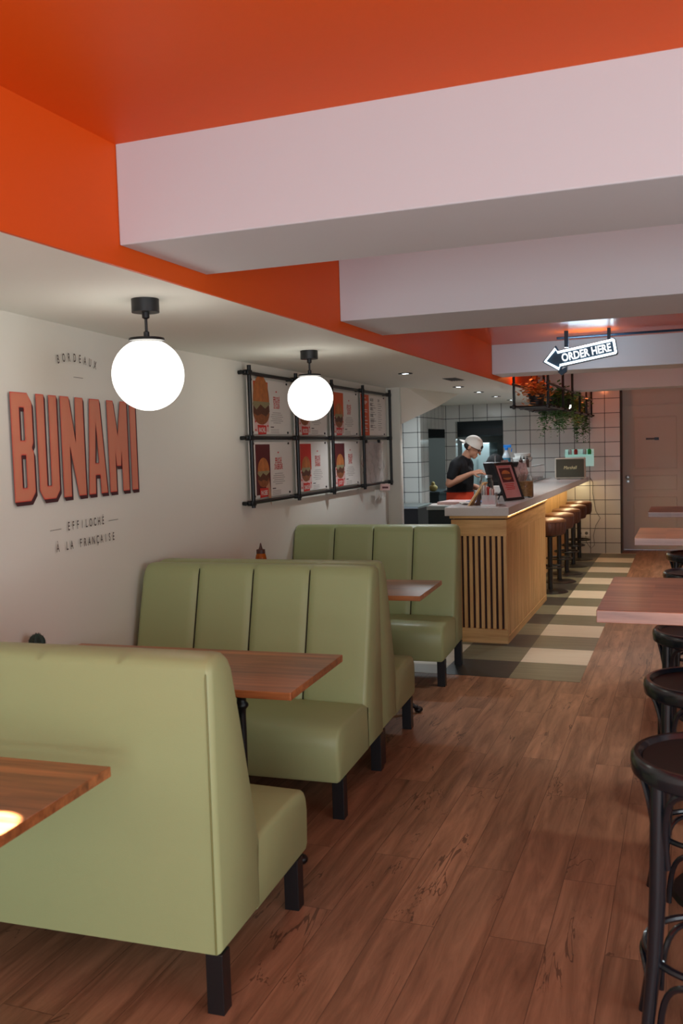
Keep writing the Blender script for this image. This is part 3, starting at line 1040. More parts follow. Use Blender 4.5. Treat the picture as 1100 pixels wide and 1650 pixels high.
# ================================================================== BOOTH BENCHES
def booth_bench(L, label, group='green booth benches', loc=(0, 0), rz=0.0, mid=True):
    """local frame: x along the bench (centre 0), y=0 back plane, seat towards +y"""
    t = thing('booth_bench', label, 'booth bench', (loc[0], loc[1], 0), rz, group)
    h = L / 2
    # backrest lofted over stations along x
    prof = []   # (y, z, bulge weight)
    prof += [(0.0, 0.178, 0), (0.0, 0.6, 0), (0.0, 0.98, 0), (0.004, 0.998, 0), (0.020, 1.011, 0.05), (0.06, 1.019, 0.1), (0.10, 1.016, 0.0), (0.120, 1.0, 0.25), (0.129, 0.965, 1.0)]
    for k in range(1, 9):
        u = k / 8
        prof.append((0.129 + 0.149 * u, 0.965 - 0.575 * u, 1.0))
    prof += [(0.285, 0.30, 0.0), (0.285, 0.178, 0)]
    stations = []
    NCH = 4
    stations.append((-h, 0.014)); stations.append((-h + 0.006, 0.005)); stations.append((-h + 0.016, 0.0))
    per = 14
    for c in range(NCH):
        for k in range(per + 1):
            x = -h + 0.02 + (L - 0.04) * (c + k / per) / NCH
            stations.append((x, 0.0))
    stations.append((h - 0.016, 0.0)); stations.append((h - 0.006, 0.005)); stations.append((h, 0.014))
    b = bm_new()
    rings = []
    cw = (L - 0.04) / NCH
    for x, ins in stations:
        u = ((x + h - 0.02) / cw)
        f = u - math.floor(u)
        if x <= -h + 0.02 or x >= h - 0.02:
            f = 0.5 if ins == 0 else 0.3
            bul = 0.016
        else:
            d = min(f, 1 - f) * cw
            ci = int(min(NCH - 1, max(0, math.floor(u))))
            if (ci == 0 and f < 0.5) or (ci == NCH - 1 and f > 0.5):
                d = 1.0
            bul = 0.018 * (1 - math.exp(-d / 0.008))
        r_ = 0.035
        ex = min(x + h, h - x)
        drop = 0 if ex > r_ else r_ - math.sqrt(max(0, r_ * r_ - (r_ - ex) ** 2))
        cy, cz = 0.12, 0.58
        ring = []
        for y, z, w in prof:
            yy = y + w * bul
            zz = z
            if z > 0.8:
                zz = z - drop * (z - 0.8) / 0.2 * 0.75
            yy = yy + (ins if y < 0.05 else -ins)
            if z < 0.2:
                zz = z + ins
            ring.append(b.verts.new((x, yy, zz)))
        rings.append(ring)
    n = len(prof)
    for a, c in zip(rings, rings[1:]):
        for k in range(n):
            b.faces.new((a[k], a[(k + 1) % n], c[(k + 1) % n], c[k]))
    b.faces.new(rings[0]); b.faces.new(list(reversed(rings[-1])))
    obj('backrest', b, LEATHER, t, smooth=True)
    # seat cushion with rounded front
    b = bm_new()
    pr = [(0.262, 0.176), (0.262, 0.392), (0.32, 0.402), (0.60, 0.408), (0.665, 0.404), (0.695, 0.390), (0.712, 0.365), (0.718, 0.33), (0.712, 0.19), (0.700, 0.176)]
    st = [(-h, 0.014), (-h + 0.005, 0.005), (-h + 0.016, 0), (-h * 0.5, 0), (0, 0), (h * 0.5, 0), (h - 0.016, 0), (h - 0.005, 0.005), (h, 0.014)]
    rings = []
    for x, ins in st:
        crown = 0.010 * (1 - (x / h) ** 2)
        rings.append([b.verts.new((x, y - (ins if y > 0.4 else 0), z + (crown if z > 0.37 else 0) - (ins if z > 0.3 else -ins))) for y, z in pr])
    n = len(pr)
    for a, c in zip(rings, rings[1:]):
        for k in range(n):
            b.faces.new((a[k], a[(k + 1) % n], c[(k + 1) % n], c[k]))
    b.faces.new(rings[0]); b.faces.new(list(reversed(rings[-1])))
    obj('seat', b, LEATHER, t, smooth=True)
    # stitched grooves between the channels
    for c in range(1, NCH):
        x = -h + 0.02 + (L - 0.04) * c / NCH
        b = bm_new()
        tube(b, [(x, 0.116, 0.998), (x, 0.121, 0.992), (x, 0.1315, 0.967), (x, 0.279, 0.402)], 0.0035, 6)
        obj('seam', b, SEAMM, t, smooth=True)
    # piping along both ends of the back
    for s in (-1, 1):
        b = bm_new()
        x = s * (h - 0.017)
        tube(b, [(x, -0.001, 0.18), (x, -0.001, 0.6), (x, -0.001, 0.962), (x, 0.004, 0.982), (x, 0.022, 0.996), (x, 0.06, 1.001)], 0.0028, 6)
        obj('piping', b, PIPING, t, smooth=True)
    for sx in ((-1, 0, 1) if mid else (-1, 1)):
        for y in (0.0, 0.60):
            b = bm_new()
            x = sx * (h - 0.028)
            abox(b, (x - 0.026, y + 0.004, 0), (x + 0.026, y + 0.056, 0.177))
            obj('leg', b, BLACKW, t, bevel=0.002)
    return t


AB = R(3.0)
BU = Vector((math.cos(AB), math.sin(AB)))
BV = Vector((-math.sin(AB), math.cos(AB)))
BO = Vector((-1.21, 2.10))


def bw(u, v):
    q = BO + BU * u + BV * v
    return (q.x, q.y)


L1 = 1.10
booth_bench(L1, 'nearest green booth bench, its plain upholstered back towards the camera', loc=bw(0.0 - L1 / 2, 0.055), rz=AB, mid=False)
L2 = 1.222
b2 = booth_bench(L2, 'green booth bench with four padded channels facing the nearest bench across the wood table', loc=bw(-0.08 - L2 / 2, 2.085), rz=AB + PI)
b3 = copy_tree(b2, bw(-0.09 - L2 / 2, 2.10) + (0,), AB, 'green booth bench standing back to back behind the channelled middle bench, seat facing away')
b4 = copy_tree(b2, bw(-0.082 - L2 / 2, 4.285) + (0,), AB + PI, 'farthest green booth bench, channelled back in front of the slatted counter')


# ================================================================== BOOTH TABLES
def booth_table(u, v0, v1, label, right_u, length=1.16):
    cx = right_u - length / 2
    x, y = bw(cx, (v0 + v1) / 2)
    t = thing('booth_table', label, 'table', (x, y, 0), AB, 'wooden booth tables')
    w = v1 - v0
    b = bm_new(); abox(b, (-length / 2, -w / 2, 0.722), (length / 2, w / 2, 0.750)); obj('tabletop', b, TABLE, t, bevel=0.002)
    px = length / 2 - 0.30
    for px in ((length / 2 - 0.318, -length / 2 + 0.30) if length > 1.0 else (-length / 2 + 0.35,)):
        b = bm_new()
        lathe(b, [(0.05, 0.722), (0.05, 0.70), (0.02, 0.685), (0.018, 0.665), (0.027, 0.655), (0.027, 0.645), (0.018, 0.635), (0.018, 0.622), (0.026, 0.612), (0.026, 0.602), (0.017, 0.592), (0.015, 0.57), (0.016, 0.50), (0.015, 0.2), (0.022, 0.16), (0.03, 0.14), (0.03, 0.08), (0.0, 0.07)], 16, c=(px, 0, 0))
        obj('column', b, IRON, t, smooth=True)
        for a in (0, 90, 180, 270):
            ca, sa = math.cos(R(a + 2)), math.sin(R(a + 2))
            b = bm_new()
            pts = [(0.02, 0.13), (0.08, 0.115), (0.14, 0.075), (0.19, 0.04), (0.215, 0.028)]
            tube(b, [(px + ca * r_, sa * r_, z) for r_, z in pts], [0.018, 0.016, 0.014, 0.013, 0.014], 10)
            ell(b, (px + ca * 0.222, sa * 0.222, 0.019), (0.026, 0.026, 0.019))
            obj('foot', b, IRON, t, smooth=True)
    return t


booth_table(0, -0.74, -0.088, 'front wood table cut by the left edge of the photo, sunlit end', -0.235, 0.88)
booth_table(0, 0.70, 1.285, 'wood table with black pedestal between the nearest and the middle green benches', -0.022, 1.215)
booth_table(0, 2.725, 3.33, 'wood table in the far booth, before the farthest green bench', -0.03, 1.16)

# things on the tables
x, y = bw(-1.205, 0.93)
t = thing('potted_cactus', 'small round dark green cactus near the wall on the second booth table', 'plant', (x, y, 0.75))
b = bm_new(); lathe(b, [(0.022, 0), (0.030, 0.045), (0.030, 0.05), (0.024, 0.05), (0.024, 0.042), (0, 0.042)], 16); obj('pot', b, WHITEP, t, smooth=True)
b = bm_new()
n = 20
rings = []
for j in range(9):
    th = PI * (j + 0.5) / 9
    rings.append([b.verts.new(((0.030 * (1 + 0.10 * (-1) ** i)) * math.sin(th) * math.cos(2 * PI * i / n), (0.030 * (1 + 0.10 * (-1) ** i)) * math.sin(th) * math.sin(2 * PI * i / n), 0.082 - 0.034 * math.cos(th))) for i in range(n)])
for a, c in zip(rings, rings[1:]):
    for i in range(n):
        b.faces.new((a[i], a[(i + 1) % n], c[(i + 1) % n], c[i]))
b.faces.new(rings[0]); b.faces.new(rings[-1])
obj('cactus_body', b, mat('cactus_green', srgb(28, 52, 44), 0.6), t)
b = bm_new()
for k in range(60):
    th, ph = random.random() * PI * 0.8, random.random() * 2 * PI
    d_ = Vector((math.sin(th) * math.cos(ph), math.sin(th) * math.sin(ph), math.cos(th)))
    c = Vector((0, 0, 0.082)) + d_ * 0.031
    tube(b, [c, c + d_ * 0.007], 0.0007, 3)
obj('spines', b, LEAFD, t)
x, y = bw(-1.09, 3.0)
t = thing('sauce_bottle', 'amber sauce bottle with pointed spout near the wall on the far booth table', 'bottle', (x, y, 0.75))
b = bm_new(); lathe(b, [(0.033, 0), (0.035, 0.01), (0.035, 0.165), (0.031, 0.185), (0.026, 0.2), (0, 0.2)], 20); obj('body', b, AMBERG, t, smooth=True)
b = bm_new(); lathe(b, [(0.028, 0.198), (0.027, 0.222), (0.012, 0.226), (0.007, 0.245), (0.003, 0.262), (0, 0.262)], 16); obj('spout_cap', b, BROWNL, t, smooth=True)
b = bm_new(); lathe(b, [(0.0356, 0.05), (0.0356, 0.13)], 20); obj('paper_band', b, PAPER, t, smooth=True)


# ================================================================== HIGH TABLES AND STOOLS ON THE RIGHT
def bar_table(y0, y1, label):
    x0, x1 = -0.268, 1.25
    t = thing('high_table', label, 'table', ((x0 + x1) / 2, (y0 + y1) / 2, 0), 0, 'high wooden tables on the right')
    hx, hy = (x1 - x0) / 2, (y1 - y0) / 2
    b = bm_new(); abox(b, (-hx, -hy, 1.010), (hx, hy, 1.05)); obj('tabletop', b, BARTOP, t, bevel=0.002)
    for px in (-0.34, 0.34):
        b = bm_new(); lathe(b, [(0.09, 1.01), (0.09, 1.0), (0.03, 0.99), (0.03, 0.03), (0.05, 0.02), (0.2, 0.015), (0.21, 0.0), (0, 0)], 24, c=(px, 0, 0)); obj('pedestal', b, IRON, t, smooth=True)
    return t


bar_table(2.93, 3.672, 'nearest high table on the right, thick wood top catching a pale reflection')
bar_table(5.144, 5.75, 'middle high wood table on the right, before the panelled door')
bar_table(7.013, 7.60, 'farthest and smallest looking high wood table on the right')


def bentwood_stool(loc, label, phase=0.0):
    t = thing('bentwood_stool', label, 'stool', loc, phase, 'black bentwood bar stools along the high tables')
    b = bm_new()
    lathe(b, [(0.176, 0.740), (0.186, 0.730), (0.197, 0.738), (0.2, 0.762), (0.198, 0.776), (0.190, 0.784), (0.180, 0.784), (0.174, 0.777), (0.170, 0.77), (0.165, 0.765), (0.165, 0.75)], 48)
    obj('seat_rim', b, STOOLB, t, smooth=True)
    b = bm_new(); lathe(b, [(0.0, 0.750), (0.169, 0.752), (0.169, 0.772), (0.12, 0.768), (0.0, 0.766)], 48); obj('seat_panel', b, SEATB, t, smooth=True)
    legs = [143, 218, 323, 38]
    th = [R(a) for a in legs]
    for a in th:
        ca, sa = math.cos(a), math.sin(a)
        pts = [(0.160, 0.745), (0.162, 0.62), (0.166, 0.45), (0.176, 0.28), (0.196, 0.12), (0.222, 0.0)]
        b = bm_new(); tube(b, [(ca * r_, sa * r_, z) for r_, z in pts], [0.0215, 0.0215, 0.021, 0.019, 0.016, 0.013], 14)
        obj('leg', b, STOOLB, t, smooth=True)
    order = sorted(th)
    for i in range(4):
        a0 = order[i]; a1 = order[(i + 1) % 4]
        if a1 < a0:
            a1 += 2 * PI
        for (zb, zt, rb, rt, nm) in ((0.52, 0.735, 0.150, 0.176, 'seat_brace'), (0.075, 0.255, 0.178, 0.172, 'foot_brace')):
            pts = []
            N = 22
            for k in range(N + 1):
                u = k / N
                w = 0.5 - 0.5 * math.cos(PI * u)
                hgt = min(1.0, (math.sin(PI * u)) ** 0.5)
                a = a0 + 0.11 + (a1 - a0 - 0.22) * (0.5 - 0.5 * math.cos(PI * u) if False else u ** 1.0)
                sgn = 1
                # steep legs, broad crown
                e = abs(2 * u - 1) ** 3.2
                z = zt - (zt - zb) * e
                aa = (a0 + a1) / 2 + (a1 - a0 - 0.22) / 2 * math.copysign(1 - (1 - abs(2 * u - 1)) ** 1.8, 2 * u - 1)
                rr = rt + (rb - rt) * e
                if nm == 'seat_brace':
                    rr = rb + (rt - rb) * (1 - e)
                pts.append((math.cos(aa) * rr, math.sin(aa) * rr, z))
            b = bm_new(); tube(b, pts, 0.0085, 8); obj(nm, b, STOOLB, t, smooth=True)
    b = bm_new(); tube(b, [(0.165 * math.cos(2 * PI * k / 40), 0.165 * math.sin(2 * PI * k / 40), 0.275) for k in range(40)], 0.0095, 8, closed=True); obj('foot_ring', b, STOOLB, t, smooth=True)
    b = bm_new()
    for a in th:
        tube(b, [(0.150 * math.cos(a), 0.150 * math.sin(a), 0.275), (0.19 * math.cos(a), 0.19 * math.sin(a), 0.275)], 0.004, 6)
    obj('bolt', b, STEEL, t)
    return t


s0 = bentwood_stool((0.06, 2.42, 0), 'nearest black bentwood stool at the lower right edge')
copy_tree(s0, (0.06, 3.18, 0), R(4), 'second black bentwood stool, seen below the nearest high table')
copy_tree(s0, (0.06, 4.03, 0), R(-6), 'third black bentwood stool, its seat just under the nearest high tabletop')
copy_tree(s0, (0.06, 5.80, 0), R(10), 'black bentwood stool just past the nearest high tabletop')
copy_tree(s0, (0.06, 6.76, 0), R(-3), 'farthest visible black bentwood stool, below the middle high table')


# ================================================================== COUNTER
t = thing('serving_counter', 'long pale topped counter clad in vertical oak slats, reaching to the tiled back wall', 'counter', (-1.55, 7.05, 0))
ox, oy = -1.55, 7.05


def cb(bm, x0, y0, z0, x1, y1, z1):
    abox(bm, (x0 - ox, y0 - oy, z0), (x1 - ox, y1 - oy, z1))


b = bm_new(); cb(b, -1.805, 7.05, 1.018, -1.295, 13.19, 1.085); obj('countertop', b, SLABTOP, t, bevel=0.003)
b = bm_new(); cb(b, -1.745, 7.115, 0.02, -1.345, 9.17, 1.0); cb(b, -1.80, 9.17, 0.02, -1.61, 13.19, 1.0); obj('carcass', b, DARKGAP, t)
b = bm_new(); cb(b, -1.775, 7.085, 0.995, -1.312, 9.2, 1.018); obj('top_moulding', b, OAKH, t, bevel=0.002)
b = bm_new(); cb(b, -1.765, 7.093, 0.855, -1.322, 7.12, 0.985); obj('top_board', b, OAKH, t, bevel=0.002)
b = bm_new(); cb(b, -1.345, 7.12, 0.855, -1.322, 9.19, 0.985); obj('top_board', b, OAKY, t, bevel=0.002)
b = bm_new(); cb(b, -1.765, 7.085, 0.0, -1.320, 7.12, 0.115); obj('bottom_board', b, OAKH, t, bevel=0.002)
b = bm_new(); cb(b, -1.345, 7.12, 0.0, -1.320, 9.19, 0.06); obj('bottom_board', b, OAKY, t, bevel=0.002)
for k in range(10):
    x = -1.760 + k * (0.438 - 0.028) / 9
    b = bm_new(); cb(b, x, 7.095, 0.115, x + 0.026, 7.12, 0.855); obj('slat', b, OAK, t, bevel=0.0015)
for k in range(42):
    y = 7.125 + k * 0.0492
    b = bm_new(); cb(b, -1.345, y, 0.06, -1.323, y + 0.043, 0.855); obj('side_slat', b, OAK, t, bevel=0.0015)
b = bm_new(); cb(b, -1.79, 9.17, 0.0, -1.325, 9.20, 0.985); obj('end_panel', b, OAK, t, bevel=0.002)
b = bm_new()
for k in range(20):
    cb(b, -1.61, 9.2 + k * 0.2, 0.0, -1.595, 9.2 + k * 0.2 + 0.197, 1.018)
obj('knee_panel', b, OAK, t)
b = bm_new(); cb(b, -1.3105, 7.10, 1.0145, -1.3045, 9.20, 1.0175); obj('led_strip', b, LEDW, t, label='glowing warm light strip under the countertop edge')
b = bm_new(); cb(b, -1.40, 9.22, 1.008, -1.375, 13.16, 1.0175); obj('led_strip', b, LEDN, t, label='glowing warm light strip under the knee space overhang')


# round leatherette stools at the counter
def drum_stool(loc, label):
    t = thing('drum_stool', label, 'stool', loc, 0, 'round leather stools along the counter')
    b = bm_new(); lathe(b, [(0.12, 0.605), (0.150, 0.615), (0.162, 0.64), (0.166, 0.70), (0.164, 0.745), (0.16, 0.752)], 32); obj('seat_side', b, BROWNL, t, smooth=True)
    b = bm_new(); lathe(b, [(0.167, 0.748), (0.168, 0.758), (0.160, 0.772), (0.12, 0.782), (0.0, 0.786)], 32); obj('seat_cushion', b, TAN, t, smooth=True)
    b = bm_new()
    for k in range(24):
        a = 2 * PI * k / 24
        tube(b, [(0.152 * math.cos(a), 0.152 * math.sin(a), 0.617), (0.165 * math.cos(a), 0.165 * math.sin(a), 0.66), (0.168 * math.cos(a), 0.168 * math.sin(a), 0.745)], 0.0035, 5)
    obj('seam', b, BROWNL, t, smooth=True)
    b = bm_new(); lathe(b, [(0.08, 0.607), (0.07, 0.59), (0.026, 0.58), (0.026, 0.03), (0.05, 0.025), (0, 0.02)], 20); obj('column', b, IRON, t, smooth=True)
    b = bm_new(); lathe(b, [(0.0, 0.028), (0.06, 0.026), (0.17, 0.014), (0.185, 0.006), (0.185, 0.0), (0, 0)], 32); obj('base', b, IRON, t, smooth=True)
    b = bm_new(); tube(b, [(0.14 * math.cos(2 * PI * k / 32), 0.14 * math.sin(2 * PI * k / 32), 0.27) for k in range(32)], 0.009, 8, closed=True)
    for a in (45, 165, 285):
        tube(b, [(0.02 * math.cos(R(a)), 0.02 * math.sin(R(a)), 0.27), (0.14 * math.cos(R(a)), 0.14 * math.sin(R(a)), 0.27)], 0.007, 6)
    obj('footrest', b, IRON, t, smooth=True)
    return t


d0 = drum_stool((-1.355, 9.72, 0), 'first round brown leather stool under the counter overhang, nearest the slatted end')
for yy, lab in ((10.45, 'second round brown leather stool along the counter overhang'), (11.12, 'third round brown leather stool, the middle one along the counter'),
                (11.80, 'fourth round brown leather stool along the counter'), (12.48, 'fifth round brown leather stool, nearest the tiled back wall')):
    copy_tree(d0, (-1.355, yy, 0), 0, lab)

# speaker
t = thing('speaker', 'grey and cream box speaker with gold script at the wall end of the counter', 'speaker', (-1.445, 12.35, 1.085), R(4))
b = bm_new(); abox(b, (-0.195, -0.06, 0.008), (0.195, 0.10, 0.282)); obj('cabinet', b, SPKC, t, bevel=0.012)
b = bm_new(); abox(b, (-0.178, -0.066, 0.028), (0.178, -0.058, 0.266)); obj('grille', b, SPKG, t)
b = bm_new(); text_bm(b, 'Marshall', 0.062, 0.8, frame_mtx((0.0, -0.068, 0.135), (1, 0, 0), (0, 0, 1)) @ Matrix.Shear('XY', 4, (0.25, 0)) if False else frame_mtx((0.0, -0.068, 0.135), (1, 0, 0), (0.2, 0, 1)), align='CENTER', depth=0.001); obj('script_badge', b, GOLD, t, fix=False)
b = bm_new(); abox(b, (-0.17, -0.04, 0), (-0.13, 0.08, 0.009)); abox(b, (0.13, -0.04, 0), (0.17, 0.08, 0.009)); obj('rubber_foot', b, BLACKP, t)
# wall box behind the speaker
t = thing('wall_tray', 'mint lit wall tray with bottle caps above the speaker on the tiles', 'wall tray', (-1.42, 13.2, 1.23))
b = bm_new(); abox(b, (-0.19, -0.02, 0.0), (0.20, -0.002, 0.24)); obj('back_plate', b, MINT, t)
b = bm_new(); abox(b, (-0.19, -0.10, 0.155), (0.20, -0.02, 0.165)); abox(b, (-0.19, -0.10, 0.165), (0.20, -0.094, 0.21)); obj('tray', b, GLASS, t)
for x_, m_, nm in ((-0.12, WHITEP, 'white_cap'), (-0.04, RED, 'red_cap'), (0.08, WHITEP, 'white_cap'), (0.145, GREENC, 'green_cap')):
    b = bm_new(); lathe(b, [(0.024, 0.166), (0.026, 0.22), (0.018, 0.24), (0, 0.245)], 14, c=(x_, -0.055, 0)); obj(nm, b, m_, t, smooth=True)
# outlet and cable
t = thing('wall_outlet', 'white double outlet plate low on the tiles behind the counter stools', 'outlet', (-1.375, 13.2, 0.285))
b = bm_new(); abox(b, (-0.09, -0.014, -0.045), (0.09, -0.001, 0.045)); obj('plate', b, WHITEP, t, bevel=0.004)
b = bm_new()
for x_ in (-0.045, 0.045):
    lathe(b, [(0.022, 0), (0.022, 0.003), (0, 0.003)], 16, mtx=Matrix.Translation((x_, -0.014, 0)) @ Matrix.Rotation(R(90), 4, 'X'))
obj('socket', b, GREY, t)
b = bm_new()
cpts = [(-1.265, 13.165, 1.06), (-1.235, 13.175, 1.0), (-1.24, 13.18, 0.85), (-1.20, 13.18, 0.60), (-1.14, 13.18, 0.50), (-1.2, 13.18, 0.40), (-1.235, 13.18, 0.25), (-1.22, 13.18, 0.12), (-1.27, 13.18, 0.07), (-1.33, 13.175, 0.16), (-1.34, 13.176, 0.25)]
tube(b, cpts, 0.004, 6)
tag(obj('power_cable', b, GREY, smooth=True), 'thin grey cable drooping down the tiles from the counter end', 'cable')


# ================================================================== THINGS ON THE COUNTER
Z = 1.085
# framed burger poster leaning back
p0, p1 = Vector((-1.458, 7.745, Z + 0.002)), Vector((-1.342, 8.0, Z + 0.002))
xd = (p1 - p0).normalized()
nn = Vector((xd.y, -xd.x, 0))
up = (Vector((0, 0, 1)) * 0.93 - nn * 0.36).normalized()
MF = frame_mtx((0, 0, 0), xd, up)
W, H = (p1 - p0).length, 0.345
t = thing('tabletop_menu_frame', 'black framed pink burger advert leaning back on the counter', 'picture frame', tuple(p0))
b = bm_new()
f = 0.022
for q in ((0, 0, W, f), (0, H - f, W, H), (0, f, f, H - f), (W - f, f, W, H - f)):
    abox(b, (q[0], q[1], 0.0), (q[2], q[3], 0.02), MF)
obj('frame', b, BLACKP, t, bevel=0.002)
b = bm_new(); abox(b, (f, f, 0.002), (W - f, H - f, 0.010), MF); obj('print', b, mat('advert_pink', srgb(206, 142, 138), 0.4), t)
b = bm_new(); rect(b, W * 0.2, H * 0.48, W * 0.8, H * 0.86, MF, 0.0108); obj('picture_ground', b, MAROON, t, fix=False)
b = bm_new(); P2(b, ellp(W * 0.5, H * 0.70, W * 0.22, H * 0.10, 0, 180), MF, 0.0114); P2(b, ellp(W * 0.5, H * 0.60, W * 0.22, H * 0.06, 180, 360), MF, 0.0114); obj('printed_burger', b, BUN, t, fix=False)
b = bm_new(); rect(b, W * 0.27, H * 0.61, W * 0.73, H * 0.69, MF, 0.0118); obj('printed_filling', b, FILL, t, fix=False)
b = bm_new()
rect(b, W * 0.2, H * 0.89, W * 0.8, H * 0.905, MF, 0.0108)
for k in range(4):
    rect(b, W * (0.25 + 0.04 * (k % 2)), H * (0.42 - 0.045 * k), W * (0.75 - 0.04 * (k % 2)), H * (0.42 - 0.045 * k) + 0.007, MF, 0.0108)
obj('print_line', b, RED, t, fix=False)
b = bm_new(); q0 = MF @ Vector((W / 2, H * 0.6, 0)); q1 = Vector((q0.x, q0.y, 0)) - nn * 0.09; tube(b, [q0, q1 + Vector((0, 0, 0.004))], 0.006, 6); obj('prop', b, BLACKP, t)

# leaning wooden clipboard
t = thing('wooden_menu_holder', 'brown wooden card holder leaning on the near end of the counter', 'card holder', (-1.662, 7.24, Z))
a = R(36)
b = bm_new(); prism(b, [(0, 0), (0.014, 0), (0.14, 0.182), (0.126, 0.187)], 0, 0.15, frame_mtx((0, 0.15, 0), (1, 0, 0), (0, 0, 1))); obj('board', b, OAKH, t)
b = bm_new(); prism(b, [(-0.002, 0.003), (0.001, 0.0), (0.124, 0.19), (0.121, 0.19)], 0.004, 0.146, frame_mtx((0, 0.15, 0), (1, 0, 0), (0, 0, 1))); obj('card', b, PAPER, t)
b = bm_new(); prism(b, [(0.045, 0), (0.085, 0), (0.085, 0.108), (0.072, 0.092)], 0.05, 0.065, frame_mtx((0, 0.15, 0), (1, 0, 0), (0, 0, 1))); obj('prop', b, BROWNL, t)

# acrylic card stand with flyers
t = thing('flyer_stand', 'clear acrylic stand holding pink and white cards on a pale plate', 'card stand', (-1.475, 7.20, Z))
b = bm_new(); abox(b, (-0.062, -0.05, 0.0), (0.062, 0.07, 0.014)); obj('base_plate', b, WHITEP, t, bevel=0.002)
b = bm_new(); abox(b, (-0.055, -0.035, 0.014), (-0.052, 0.055, 0.17)); abox(b, (0.052, -0.035, 0.014), (0.055, 0.055, 0.11)); abox(b, (-0.052, -0.035, 0.014), (0.052, -0.032, 0.09)); obj('acrylic_wall', b, ACRYL, t)
for k in range(5):
    x_ = -0.04 + 0.016 * k
    b = bm_new(); abox(b, (x_, -0.028, 0.015), (x_ + 0.007, 0.05, 0.165 - 0.008 * k)); obj('card', b, (PAPER, PINKP, RED, PAPER, PINKP)[k], t)
b = bm_new(); abox(b, (-0.047, -0.0315, 0.016), (0.05, -0.0295, 0.05)); obj('price_strip', b, RED, t)

# crumpled papers
for k, (x_, y_, a_, m_) in enumerate([(-1.70, 7.45, 20, PAPER), (-1.66, 7.62, -14, mat('blue_print_paper', srgb(120, 150, 200), 0.6))]):
    b = bm_new()
    gr = [[b.verts.new((0.14 * i / 6 - 0.07, 0.18 * j / 6 - 0.09, 0.006 + 0.012 * abs(math.sin(i * 1.3 + j * 0.8 + k)))) for j in range(7)] for i in range(7)]
    for i in range(6):
        for j in range(6):
            b.faces.new((gr[i][j], gr[i + 1][j], gr[i + 1][j + 1], gr[i][j + 1]))
    o = obj('paper_sheet', b, m_, loc=(x_, y_, Z), rot=(0, 0, R(a_)))
    md = o.modifiers.new('thickness', 'SOLIDIFY'); md.thickness = 0.001
    tag(o, ('creased white paper sheet lying behind the wooden card holder', 'creased bluish paper lying on the counter behind the white sheet')[k], 'paper')

# glass jar with dark content
def jar(loc, r, h, content, label, lid=None, fill=0.6, name='glass_jar'):
    t = thing(name, label, 'jar', loc)
    b = bm_new(); lathe(b, [(r * 0.9, 0.0), (r, 0.01), (r, h * 0.82), (r * 0.8, h * 0.93), (r * 0.8, h), (r * 0.76, h), (r * 0.76, h * 0.93), (r * 0.95, h * 0.81), (r * 0.95, 0.012), (0, 0.01)], 24); obj('glass', b, GLASS, t, smooth=True)
    b = bm_new(); lathe(b, [(r * 0.90, 0.014), (r * 0.92, h * fill), (0, h * fill + 0.004)], 20); obj('content', b, content, t, smooth=True)
    if lid:
        b = bm_new(); lathe(b, [(r * 0.84, h), (r * 0.84, h + 0.02), (0, h + 0.024)], 24); obj('lid', b, lid, t, smooth=True)
    return t


jar((-1.66, 7.98, Z), 0.062, 0.20, mat('dark_syrup', srgb(52, 40, 36), 0.4), 'round glass jar with dark content behind the flyer stand', STEEL, 0.45)
jar((-1.375, 8.33, Z), 0.072, 0.21, mat('yellow_snacks', srgb(170, 122, 70), 0.6, noise=(45, 0.75)), 'glass jar of yellow and brown snacks right behind the menu frame', None, 0.7)
# printed paper cones
t = thing('printed_paper_cones', 'pink printed paper wraps standing in a bundle behind the menu frame', 'paper wrap', (-1.50, 8.47, Z))
for k, (x_, y_, a_, hh) in enumerate([(-0.03, 0, -10, 0.34), (0.03, 0.03, 8, 0.31), (0.0, -0.05, 2, 0.27)]):
    b = bm_new()
    M = Matrix.Translation((x_, y_, 0)) @ Matrix.Rotation(R(a_), 4, 'Y')
    n = 18
    lo = [b.verts.new(M @ Vector((0.040 * math.cos(2 * PI * i / n), 0.040 * math.sin(2 * PI * i / n), 0.01))) for i in range(n)]
    mi = [b.verts.new(M @ Vector((0.058 * (1 + 0.12 * math.sin(i * 2.4 + k)) * math.cos(2 * PI * i / n), 0.058 * (1 + 0.12 * math.sin(i * 2.4 + k)) * math.sin(2 * PI * i / n), hh * 0.75))) for i in range(n)]
    hi = [b.verts.new(M @ Vector((0.030 * math.cos(2 * PI * i / n), 0.03 * math.sin(2 * PI * i / n), hh + 0.012 * (-1) ** i))) for i in range(n)]
    for i in range(n):
        j = (i + 1) % n
        b.faces.new((lo[i], lo[j], mi[j], mi[i])); b.faces.new((mi[i], mi[j], hi[j], hi[i]))
    b.faces.new(lo); b.faces.new(hi)
    obj('paper_wrap', b, mat('printed_wrap', srgb(196, 164, 156), 0.7, noise=(55, 0.45)), t)

# till screen seen from behind
t = thing('till', 'black till screen on a stand, tilted, behind the leaning menu frame', 'till', (-1.66, 8.72, Z), R(-8))
b = bm_new(); abox(b, (-0.10, -0.06, 0), (0.10, 0.10, 0.018)); obj('base', b, BLACKP, t, bevel=0.004)
b = bm_new(); tube(b, [(0, 0.03, 0.018), (0, 0.02, 0.20)], 0.022, 10); obj('stand', b, BLACKP, t, smooth=True)
b = bm_new(); abox(b, (-0.175, -0.013, -0.115), (0.175, 0.013, 0.115), Matrix.Translation((0, 0.03, 0.225)) @ Matrix.Rotation(R(38), 4, 'X')); obj('screen_housing', b, BLACKP, t, bevel=0.006)

